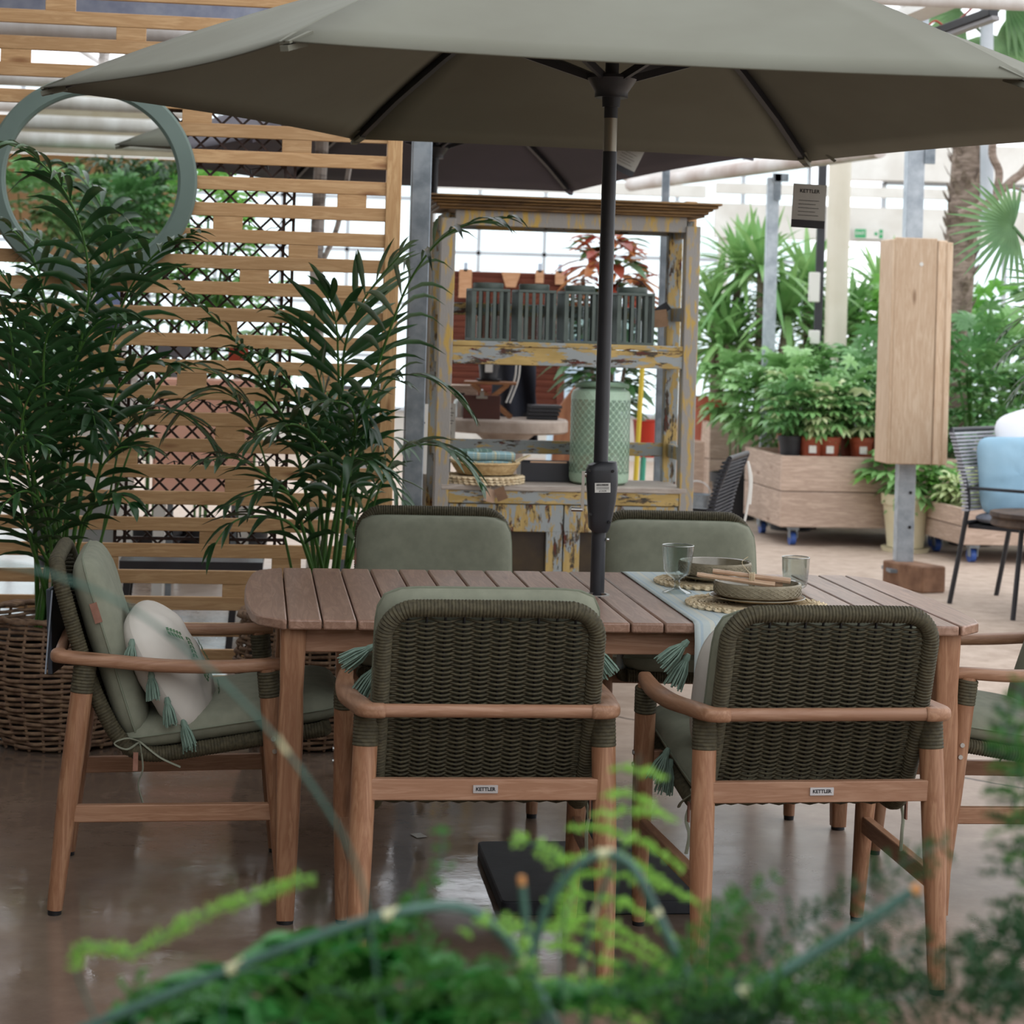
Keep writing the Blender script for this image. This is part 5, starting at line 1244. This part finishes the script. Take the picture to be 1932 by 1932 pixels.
o = thing('clipboard', 'dark brown clipboard with silver clip leaning on the stone table', 'clipboard', GT + V((-.13, -.27, TZ)))
q = MB(); q.box((0, 0, .065), (.20, .008, .13), Matrix.Rotation(radians(-12), 3, 'X')); q.build('board', mat('dark_brown_board', '#4c271d', '#3e1f17', .5, 6), o, bevel=.002)
q = MB(); q.box((0, -.014, .118), (.06, .01, .012)); q.box((.0, -.014, .135), (.022, .008, .03)); q.tube([(-.004, -.016, .15), (.004, -.016, .15)], .011, 8); q.build('clip', STEEL, o)
o = thing('steel_canister', 'small shiny steel canister on the stone table near the hutch post', 'canister', GT + V((-.245, -.05, TZ)))
q = MB(); q.lathe([(.04, 0), (.042, .08), (.036, .095), (.01, .105), (.006, .115)], 24); q.build('canister_body', STEEL, o)
o = thing('wooden_crate', 'pale wooden box behind the steel canister', 'crate', GT + V((-.26, .14, TZ))); q = MB(); q.box((0, 0, .085), (.2, .14, .17)); q.build('box', CRATEx, o, bevel=.003); q = MB(); q.box((0, -.072, .12), (.06, .004, .014)); q.build('hand_slot', BLACKP, o)
o = thing('tablet_stack', 'dark stacked slates at the rim of the stone table', 'slates', GT + V((.20, -.04, TZ)))
for k in range(4): q = MB(); q.box((.004 * k, 0, .01 + .02 * k), (.17, .15, .016), Matrix.Rotation(.05 * k, 3, 'Z')); q.build('slate', BLACKM, o)
o = thing('tan_board', 'tan leaning wooden board beside the big pierced lantern', 'board', (at(1085, 800, 11.9).x, 11.9, 0)); q = MB(); q.prism([(-.17, 0), (.17, 0), (.17, 1.0), (.10, 1.14), (.0, 1.12), (-.12, .95)], -.02, .02, Matrix.Rotation(radians(90), 4, 'X')); q.build('board', mat('tan_wood', '#a4704f', '#8c5b3f', .6, 6, st=(6, 6, 1)), o, bevel=.01)
o = thing('water_tank', 'pale blue plastic tank far behind the stone table', 'tank', (at(1098, 700, 15).x, 15, 0)); q = MB(); q.lathe([(.24, 0), (.25, .05), (.25, 1.25), (.2, 1.33), (.02, 1.35)], 28); q.build('tank_body', mat('pale_blue_plastic', '#b9cfdb', '#a9c1d0', .4, 3), o); q = MB(); q.lathe([(.06, 1.345), (.06, 1.37), (.01, 1.375)], 20); q.build('cap', CAST, o)
o = thing('yellow_rake', 'yellow handled tool standing behind the pierced lantern', 'tool', (at(1204, 760, 11.6).x, 11.6, 0)); q = MB(); q.tube([(-.02, 0, 0), (.02, 0, 1.28)], .014, 8); q.build('handle', mat('yellow_plastic', '#d8bd3d', rough=.4), o); q = MB(); q.box((-.02, 0, .03), (.28, .03, .05)); q.build('head', BLACKM, o)
o = thing('red_bucket', 'red bucket on a green stand behind the pierced lantern', 'bucket', (at(1212, 830, 12.2).x + .05, 12.2, 0)); q = MB(); q.lathe([(.09, .68), (.11, .9), (.115, .9), (.105, .89), (.08, .69)], 22); q.build('bucket_body', mat('red_plastic', '#c8402f', rough=.4), o)
q = MB()
for a in (0, 2.1, 4.2): q.tube([(.12 * cos(a), .12 * sin(a), 0), (.08 * cos(a), .08 * sin(a), .69)], .012, 7)
q.build('stand', mat('sea_green_metal', '#4aa68c', rough=.4), o)
p_ = at(1291, 800, 9.5); o = thing('timber_post', 'pale pine post standing just behind the hutch at the walkway side', 'post', (p_.x, 9.5, 0), A0); q = MB(); q.box((0, 0, 1.03), (.055, .05, 2.06)); q.build('shaft', PINEz, o, bevel=.003)
p_ = at(1243, 800, 10.8); o = post('slim grey post seen between the pierced lantern and the hutch post', p_.x, 10.8, .04, .04, 3.2, GALV)
o = thing('paper_scrap', 'tiny white paper scrap on the floor under the table', 'paper', atz(790, 1576, .002)); q = MB(); q.box((0, 0, 0), (.032, .045, .001), Matrix.Rotation(.5, 3, 'Z')); q.build('scrap', PAPER, o)
# notices by the galvanised post
def sheet(label, c_, w, h, ry, head, lines):
    o = thing('notice_sheet', label, 'notice', c_, ry); q = MB(); q.box((0, 0, 0), (w, .003, h)); q.build('sheet', PAPER, o); q = MB(); T = TR((0, -.0022, 0), radians(90))
    if head: q.text(head, h * .09, T @ Matrix.Translation(V((0, h * .36, 0))), .0001, .0002)
    for k in range(lines):
        y = h * (.22 - .075 * k); q.add([T @ V((a, b_, .0003)) for a, b_ in ((-w * .38, y), (w * (.36 - .12 * (k % 3)), y), (w * (.36 - .12 * (k % 3)), y + h * .022), (-w * .38, y + h * .022))], [(0, 1, 2, 3)])
    q.tube([T @ V((.0 + w * .17 * cos(a), -h * .35 + w * .17 * sin(a), .0006)) for a in [2 * pi * k / 20 for k in range(20)]], .0008, 4, closed=True); q.build('print', INK, o, smooth=False)
    q = MB(); q.box((0, .02, -(c_.z - h / 2) / 2 - h / 2 + .0), (.02, .01, c_.z - h / 2)); q.build('stake', GALV, o)
    return o
sheet('white printed notice sheet beside the galvanised post', at(788, 828, 7.75), .075, .27, A0, None, 6)
sheet('white notice headed safe seen behind the hutch post', at(848, 794, 9.2), .055, .16, 0, 'safe', 5)
# ---------------------------------------------------------------- seen through the slat fence
o = thing('coral_cabinet', 'coral pink cabinet behind the lattice trellis', 'cabinet', (at(385, 800, 9.6).x, 9.6, 0), A0)
COR = mat('coral_paint', '#f2bda6', '#eab29a', .7, 3); zt_, zb_ = at(385, 718, 9.5).z, at(385, 935, 9.5).z
q = MB(); q.box((0, .12, (zt_ + zb_) / 2), (.47, .3, zt_ - zb_)); q.build('carcass', COR, o, bevel=.004); q = MB(); q.box((0, -.035, (zt_ + zb_) / 2), (.45, .015, zt_ - zb_ - .02)); q.build('door', COR, o, bevel=.002)
for x in (-.2, .2): q = MB(); q.box((x, .1, zb_ / 2), (.05, .25, zb_)); q.build('leg', WHITEM, o)
o = thing('white_cabinet', 'white cabinet behind the slat fence near the tall palm', 'cabinet', (at(175, 850, 9.3).x, 9.3, 0), A0); zt_ = at(175, 715, 9.2).z
q = MB(); q.box((0, .2, zt_ / 2), (.34, .4, zt_)); q.build('carcass', WHITEM, o, bevel=.004); q = MB(); q.box((0, .2, zt_ + .012), (.40, .44, .024)); q.build('cabinet_top', WHITEM, o, bevel=.003)
q = MB(); q.box((0, -.005, zt_ * .3), (.22, .012, zt_ * .4)); q.build('glass_door', mat('smoked_panel', '#8d918f', rough=.2), o)
for i, (px, c_, lb) in enumerate(((140, '#b5b345', 'lime green box on the white cabinet beside the palm stems'), (195, '#c1bd5c', 'yellow green box on the white cabinet'))):
    b = at(px, 705, 9.35); o = thing('storage_box', lb, 'box', (b.x, 9.45, zt_ + .024), A0, 'boxes on the white cabinet'); q = MB(); q.box((0, 0, .04), (.1, .12, .08)); q.build('box_body', mat('lime_%d' % i, c_, rough=.5), o, bevel=.004); q = MB(); q.box((0, 0, .084), (.106, .126, .012)); q.build('lid', mat('lime_%d' % i, c_), o)
o = thing('black_bench', 'black metal bench frame behind the foot of the slat fence', 'bench', (at(360, 1060, 8.9).x, 8.95, 0), A0); z_ = at(360, 1062, 8.9).z
q = MB(); q.box((0, 0, z_), (.62, .34, .04)); q.build('seat', BLACKM, o)
for x in (-.27, .2):
    for y in (-.13, .13): q = MB(); q.beam((x - .03, y, 0), (x, y, z_), .03, .03); q.build('leg', BLACKM, o)
BIRCH = mat('birch_bark', '#e8e2dc', '#a39a92', .8, 9, st=(1, 1, 2.5), detail=5, lo=.45, hi=.6)
for i, (px, Y, r, lb) in enumerate(((597, 9.6, .032, 'pale birch trunk behind the fence near its end post'), (225, 10.2, .03, 'pale birch trunk behind the fence beside the trellis edge'), (175, 10.4, .028, 'pale birch trunk behind the fence nearest the mirror'))):
    b = at(px, 700, Y); o = thing('birch_trunk', lb, 'trunk', (b.x, Y, 0), 0, 'birch trunks behind the fence'); q = MB(); q.tube(smoothpath([(0, 0, 0), (.02, 0, .9), (-.015, 0, 1.8), (.02, 0, 3.0)]), r, 10); q.build('bark', BIRCH, o); q = MB(); q.tube(smoothpath([(0, 0, 1.7), (.08, 0, 1.9), (.13, .02, 2.2)]), r * .4, 6); q.build('branch_stub', BIRCH, o)
for i, (px, Y, c_, rad, lm, lb) in enumerate(((300, 11.2, 1.35, (.28, .25, .75), SCHD, 'dark conifer shaped bush behind the trellis'), (385, 11.4, 1.9, (.32, .28, .5), FRESH, 'light green bush behind the trellis beside the mirror'), (470, 11.6, 1.3, (.25, .25, .5), SCH1, 'green bush behind the trellis towards the fence end'), (120, 11.0, 1.55, (.3, .25, .5), SCH1, 'green bush behind the fence by the tall palm'))):
    b = at(px, 700, Y); shrub('leafy_bush', lb, (b.x, Y, 0), .15, .3, POTB, c_, rad, 130, .11, .035, [lm], 400 + i, group='bushes behind the slat fence')
for i, (px, py, Y, w, h, c_, lb) in enumerate(((205, 575, 10.0, .12, .2, '#8f9fce', 'lavender display sign behind the fence below the mirror'), (200, 625, 9.9, .13, .12, '#33384f', 'dark blue sign behind the fence under the lavender sign'), (450, 668, 10.2, .1, .1, '#a8472f', 'red pot shaped bin behind the trellis'), (330, 655, 10.1, .16, .1, '#6b6e76', 'grey vented box behind the trellis'), (655, 790, 9.2, .26, .3, '#8a8d92', 'grey steel box behind the palm near the end post'), (660, 880, 9.0, .3, .12, '#d9dadd', 'white drawer unit behind the palm near the end post'))):
    b = at(px, py, Y); o = thing('display_block', lb, 'display', (b.x, Y, 0), A0, 'display pieces behind the fence'); q = MB(); q.box((0, 0, b.z), (w, .1, h)); q.build('panel', mat('disp_%d' % i, c_, rough=.6), o, bevel=.004); q = MB(); q.box((0, .0, (b.z - h / 2) / 2), (.03, .03, b.z - h / 2)); q.box((0, 0, .01), (.2, .2, .02)); q.build('stand', GALV, o)
# ---------------------------------------------------------------- behind the viewer, for the mirror
for i, (x, y, c_, rad, lm, lb) in enumerate(((-.55, -2.2, 1.50, (.42, .4, .3), SCHD, 'round clipped bush reflected in the mirror'), (-.05, -3.6, 1.5, (.5, .4, .38), FRESH, 'light bush reflected in the round mirror'), (-1.25, -3.2, 1.5, (.6, .4, .36), SCH1, 'green bush reflected beyond the palm in the mirror'), (-.7, -4.6, 1.5, (.8, .4, .35), SCH1, 'far bush reflected in the mirror'))):
    shrub('reflected_bush', lb, (x, y, 0), .25, .5, POTB, c_, rad, 150, .13, .045, [lm], 500 + i, group='plants reflected in the mirror')
b = V((-.35, -2.9, 0)); o = thing('reflected_palm', 'feather palm reflected in the round mirror under the parasol tip', 'palm', b); rnd = random.Random(81); pot(o, .22, .5, POTB)
for k in range(11):
    a = k * .571 + .2; q = MB(); frond(q, [V((0, 0, .45)), V((cos(a) * .06, sin(a) * .06, 1.2)), V((cos(a) * .2, sin(a) * .2, 1.7)), V((cos(a) * .4, sin(a) * .4, 1.9)), V((cos(a) * .62, sin(a) * .62, 1.8))], .26, 14, .5, .03, .4, rnd=rnd); q.build('frond', [PALMG, STEMG], o, auto=0)
for i, x in enumerate((-4.6, -1.5, 3.2, 6.4, 9.6)): pipe(40 + i, (x, -6, 4.2), (x, 23, 4.2), .035)
for i, y in enumerate((9.5, 14.5, 19.5)): pipe(50 + i, (-8, y, 4.27), (13, y, 4.27), .04)
for i, (y, z) in enumerate(((-5.2, 2.05), (-5.6, 2.22), (-5.9, 2.42), (-5.4, 2.62), (-4.6, 2.75))): pipe(20 + i, (-5, y, z), (3.5, y + .3, z), .07)
# ---------------------------------------------------------------- blurred asparagus ferns close to the viewer
AFG = leafmat('fern_needle', '#4f8a3a', '#3a6f2c', 6, .5, .35); AFL = leafmat('fern_needle_pale', '#a5d568', '#86bd4c', 6, .5, .45); AFD = leafmat('fern_needle_dark', '#2f6034', '#234a2a', 6, .5, .3); AST = mat('fern_cane', '#44675a', '#34544a', .5, 30); NODE = mat('fern_node', '#bdbd95', rough=.6); TIP = mat('cut_tip', '#c88a4e', rough=.6)
bench = thing('potting_bench', 'timber bench below the frame carrying the fern pots', 'bench', (.0, 1.55, 0)); q = MB(); q.box((0, 0, .56), (1.6, .6, .04)); q.build('bench_top', CRATEx, bench)
for x in (-.74, .74):
    for y in (-.25, .25): q = MB(); q.box((x, y, .27), (.05, .05, .54)); q.build('leg', SAWNz, bench)
def plume(mb, path, Lf, n, rnd, start=.25, nl=.009, nw=.0016, tilt=50, r=.0012, dens=1.0, back=.5):
    pts = resample(smoothpath(path, 8), .006); N = len(pts); mb.mi = 1; mb.tube(pts, [r * (1.2 - .8 * i / N) for i in range(N)], 5); mb.mi = 0
    for i in range(n):
        t = start + (1 - start) * (i + .5) / n; k = min(N - 2, int(t * (N - 1))); p = pts[k]; T = (pts[k + 1] - pts[k]).normalized(); S = T.cross(V((0, 1, 0))).normalized()
        L = Lf((t - start) / (1 - start))
        for sg in (-1, 1):
            a = radians(90 - tilt + rnd.uniform(-12, 12)); d = (S * sg * cos(a) + T * sin(a) + V((0, rnd.uniform(-back, back), rnd.uniform(-.15, .1)))).normalized(); l = L * rnd.uniform(.7, 1.15); m = max(3, int(l / .0022 * dens))
            for j in range(m):
                u = (j + rnd.random()) / m; b = p + d * (l * u) + V((0, 0, -.25 * l * u * u)); th = rnd.uniform(0, 6.28); e = (d * .7 + S * cos(th) + V((0, 1, 0)) * sin(th) * .6 + T * rnd.uniform(-.8, .8)).normalized()
                s2 = e.cross(V((.2, 1, .3))).normalized() * nw; ln = nl * (1.1 - .5 * u); mb.add([b - s2, b + e * ln - s2 * .4, b + e * ln + s2 * .4, b + s2], [(0, 1, 2, 3)])
def W(l): return [at(*p) for p in l]
def cane(o, l, r, nodes=(), tip=False):
    pts = W(l); pts = [p - o.location for p in pts]; q = MB(); sp = resample(smoothpath(pts, 8), .01); q.tube(sp, r, 8); c_ = q.build('cane', AST, o)
    for t in nodes:
        q = MB(); k = int(t * (len(sp) - 2)); d = (sp[k + 1] - sp[k]).normalized(); q.tube([sp[k] - d * .003, sp[k] + d * .002, sp[k] + d * .008 + V((0, -.001, .004))], [r * 1.05, r * 1.15, r * .3], 8)
        q.build('node', NODE, c_)
    if tip: q = MB(); d = (sp[-1] - sp[-2]).normalized(); q.tube([sp[-1] - d * .002, sp[-1] + d * .006], r * .95, 8); q.build('cut_tip', TIP, c_)
def fern(label, basepx, Y, canes, plumes, seed):
    rnd = random.Random(seed); b = at(basepx, 1932, Y); o = thing('asparagus_fern', label, 'fern', (b.x, Y, .58), 0, 'ferns close to the viewer'); pot(o, .11, .19, TERRA)
    H = V((b.x, Y, .76))
    for l, r, nd, tp in canes:
        cane(o, l, r, nd, tp)
        q = MB(); q.tube(smoothpath([H - o.location, (H.lerp(at(*l[0]), .6) + V((0, 0, .02))) - o.location, at(*l[0]) - o.location], 5), r, 7); q.build('cane', AST, o)
    for l, L0, n, m, dens, tilt in plumes:
        q = MB(); P = [H - o.location] + [p - o.location for p in W(l)]; tot = sum((y - x).length for x, y in zip(P, P[1:])); st = (P[1] - P[0]).length / tot
        plume(q, P, lambda s: L0 * (1 - .75 * s) * (.5 + .5 * min(1, s * 5)), max(9, int(n * .5)), rnd, nl=.0065, start=st * .98, dens=dens, tilt=tilt); q.build('plume', [m, AST], o, auto=0)
    return o
fern('fern whose long blue green cane arches along the lower edge', 520, 1.36, [([(150, 1945, 1.36), (400, 1842, 1.36), (640, 1752, 1.36), (770, 1718, 1.37), (870, 1712, 1.38), (945, 1760, 1.38), (1000, 1840, 1.38), (1050, 1940, 1.38)], .0034, (.3, .62, .9), False),
    ([(-25, 1062, 1.3), (100, 1085, 1.3), (250, 1150, 1.3), (380, 1250, 1.3), (500, 1370, 1.3), (600, 1500, 1.3), (670, 1630, 1.32), (700, 1760, 1.34), (720, 1940, 1.36)][::-1], .0013, (.5,), False)],
    [([(150, 1852, 1.3), (260, 1795, 1.3), (360, 1735, 1.3), (480, 1690, 1.3), (595, 1652, 1.3)], .005, 70, AFL, .9, 25), ([(420, 1900, 1.4), (560, 1830, 1.4), (700, 1760, 1.4), (820, 1660, 1.42), (835, 1560, 1.44)], .030, 40, AFG, 1.0, 50),
     ([(560, 1925, 1.35), (700, 1880, 1.34), (860, 1830, 1.34), (980, 1820, 1.34)], .035, 40, AFG, 1.0, 50), ([(250, 1925, 1.4), (330, 1890, 1.4), (450, 1870, 1.42)], .03, 30, AFG, 1.0, 45), ([(760, 1900, 1.4), (800, 1800, 1.4), (760, 1720, 1.42), (800, 1690, 1.42)], .03, 30, AFG, 1.0, 50)], 91)
fern('fern with an upright pale plume over the middle chair leg', 1080, 1.42, [([(1000, 1860, 1.42), (1012, 1765, 1.42), (1060, 1665, 1.42), (1130, 1612, 1.42), (1190, 1632, 1.42), (1240, 1725, 1.42), (1290, 1830, 1.42), (1345, 1945, 1.42)], .0034, (.45, .7), False), ([(1030, 1945, 1.4), (1000, 1800, 1.4), (985, 1670, 1.4)], .0026, (), True), ([(1110, 1945, 1.45), (1100, 1800, 1.45), (1160, 1620, 1.45)], .0018, (.4, .8), False)],
    [([(1110, 1900, 1.5), (1140, 1760, 1.5), (1168, 1640, 1.5), (1190, 1520, 1.5), (1207, 1425, 1.5)], .088, 24, AFL, 1.7, 84), ([(1060, 1800, 1.4), (1080, 1690, 1.42), (1040, 1610, 1.42), (965, 1580, 1.42)], .014, 30, AFL, 1.3, 35), ([(1010, 1880, 1.38), (960, 1740, 1.36), (900, 1740, 1.36), (870, 1765, 1.36)], .010, 24, AFL, 1.3, 35),
     ([(1150, 1920, 1.4), (1280, 1850, 1.4), (1360, 1740, 1.42), (1470, 1650, 1.44)], .035, 36, AFG, 1.0, 55), ([(1100, 1925, 1.36), (1200, 1880, 1.34), (1330, 1850, 1.34), (1450, 1870, 1.34)], .035, 40, AFG, .8, 50), ([(1000, 1930, 1.36), (930, 1880, 1.36), (860, 1890, 1.36)], .04, 36, AFG, 1.0, 50)], 92)
fern('fern with a dark straight cane pointing up beside the front chair leg', 1480, 1.42, [([(1250, 1945, 1.40), (1420, 1862, 1.40), (1560, 1785, 1.40), (1722, 1682, 1.40)], .0040, (.35,), True), ([(1400, 1945, 1.42), (1480, 1840, 1.42), (1660, 1720, 1.44)], .0016, (.6,), False)],
    [([(1380, 1920, 1.45), (1450, 1800, 1.45), (1560, 1720, 1.46), (1680, 1640, 1.46), (1790, 1590, 1.48)], .045, 40, AFD, 1.0, 55), ([(1500, 1930, 1.42), (1600, 1870, 1.42), (1720, 1790, 1.42), (1850, 1840, 1.42)], .045, 40, AFD, 1.0, 55), ([(1350, 1900, 1.48), (1330, 1780, 1.48), (1400, 1680, 1.5)], .045, 34, AFG, 1.0, 55), ([(1450, 1925, 1.38), (1560, 1900, 1.36), (1680, 1910, 1.36)], .04, 36, AFG, 1.0, 50), ([(1560, 1925, 1.46), (1640, 1760, 1.48), (1740, 1700, 1.5)], .035, 30, AFD, .9, 55), ([(1330, 1950, 1.4), (1250, 1880, 1.4), (1170, 1840, 1.4)], .045, 40, AFD, 1.2, 55), ([(1560, 1955, 1.4), (1640, 1890, 1.4), (1780, 1880, 1.4), (1880, 1905, 1.4)], .04, 44, AFD, 1.2, 55), ([(1420, 1955, 1.42), (1500, 1860, 1.42), (1590, 1815, 1.42), (1720, 1850, 1.42)], .045, 44, AFG, 1.2, 55), ([(1480, 1960, 1.38), (1380, 1920, 1.38), (1260, 1925, 1.38)], .045, 44, AFD, 1.3, 55)], 93)
fern('dark feathery fern filling the lower corner beside the end chair', 1960, 1.45, [], [([(1960, 1800, 1.42), (1930, 1600, 1.42), (1900, 1440, 1.42), (1890, 1330, 1.44)], .045, 40, AFD, 1.2, 55), ([(1980, 1850, 1.4), (1920, 1780, 1.4), (1860, 1760, 1.4), (1810, 1790, 1.4)], .045, 36, AFD, 1.2, 55), ([(1990, 1700, 1.4), (1940, 1520, 1.4), (1910, 1400, 1.4), (1930, 1280, 1.42)], .045, 36, AFG, 1.2, 55), ([(1950, 1920, 1.4), (1900, 1860, 1.38), (1820, 1850, 1.38)], .045, 36, AFD, 1.2, 50)], 94)
# broad fronded fern low at the front
rnd = random.Random(95); b = at(640, 1932, 1.62); o = thing('broad_fern', 'broad mid green fern frond along the bottom edge', 'fern', (b.x, 1.62, .58), 0, 'ferns close to the viewer'); pot(o, .12, .2, TERRA)
BFG = leafmat('broad_fern_leaf', '#3f8a3c', '#2b6b2c', 5, .45, .35)
for l in ([(600, 1960, 1.6), (520, 1880, 1.55), (400, 1880, 1.5), (230, 1930, 1.45)], [(640, 1990, 1.5), (560, 1930, 1.45), (430, 1930, 1.42), (300, 1960, 1.4)], [(680, 1990, 1.5), (780, 1940, 1.46), (900, 1960, 1.42)], [(650, 1960, 1.55), (640, 1850, 1.5), (580, 1800, 1.48), (480, 1830, 1.45)], [(640, 1960, 1.6), (640, 1880, 1.55), (720, 1830, 1.5), (850, 1840, 1.45)], [(660, 1960, 1.6), (760, 1900, 1.55), (900, 1880, 1.5), (1050, 1900, 1.45)], [(620, 1960, 1.6), (600, 1850, 1.58), (660, 1780, 1.55), (760, 1760, 1.55)], [(700, 1960, 1.5), (900, 1930, 1.45), (1050, 1890, 1.42), (1200, 1900, 1.4)]):
    q = MB(); P = [V((0, 0, .18))] + [p - o.location for p in W(l)]; frond(q, P, .075, 15, .4, .034, .2, 50, .002, rnd); q.build('frond', [BFG, AST], o, auto=0)
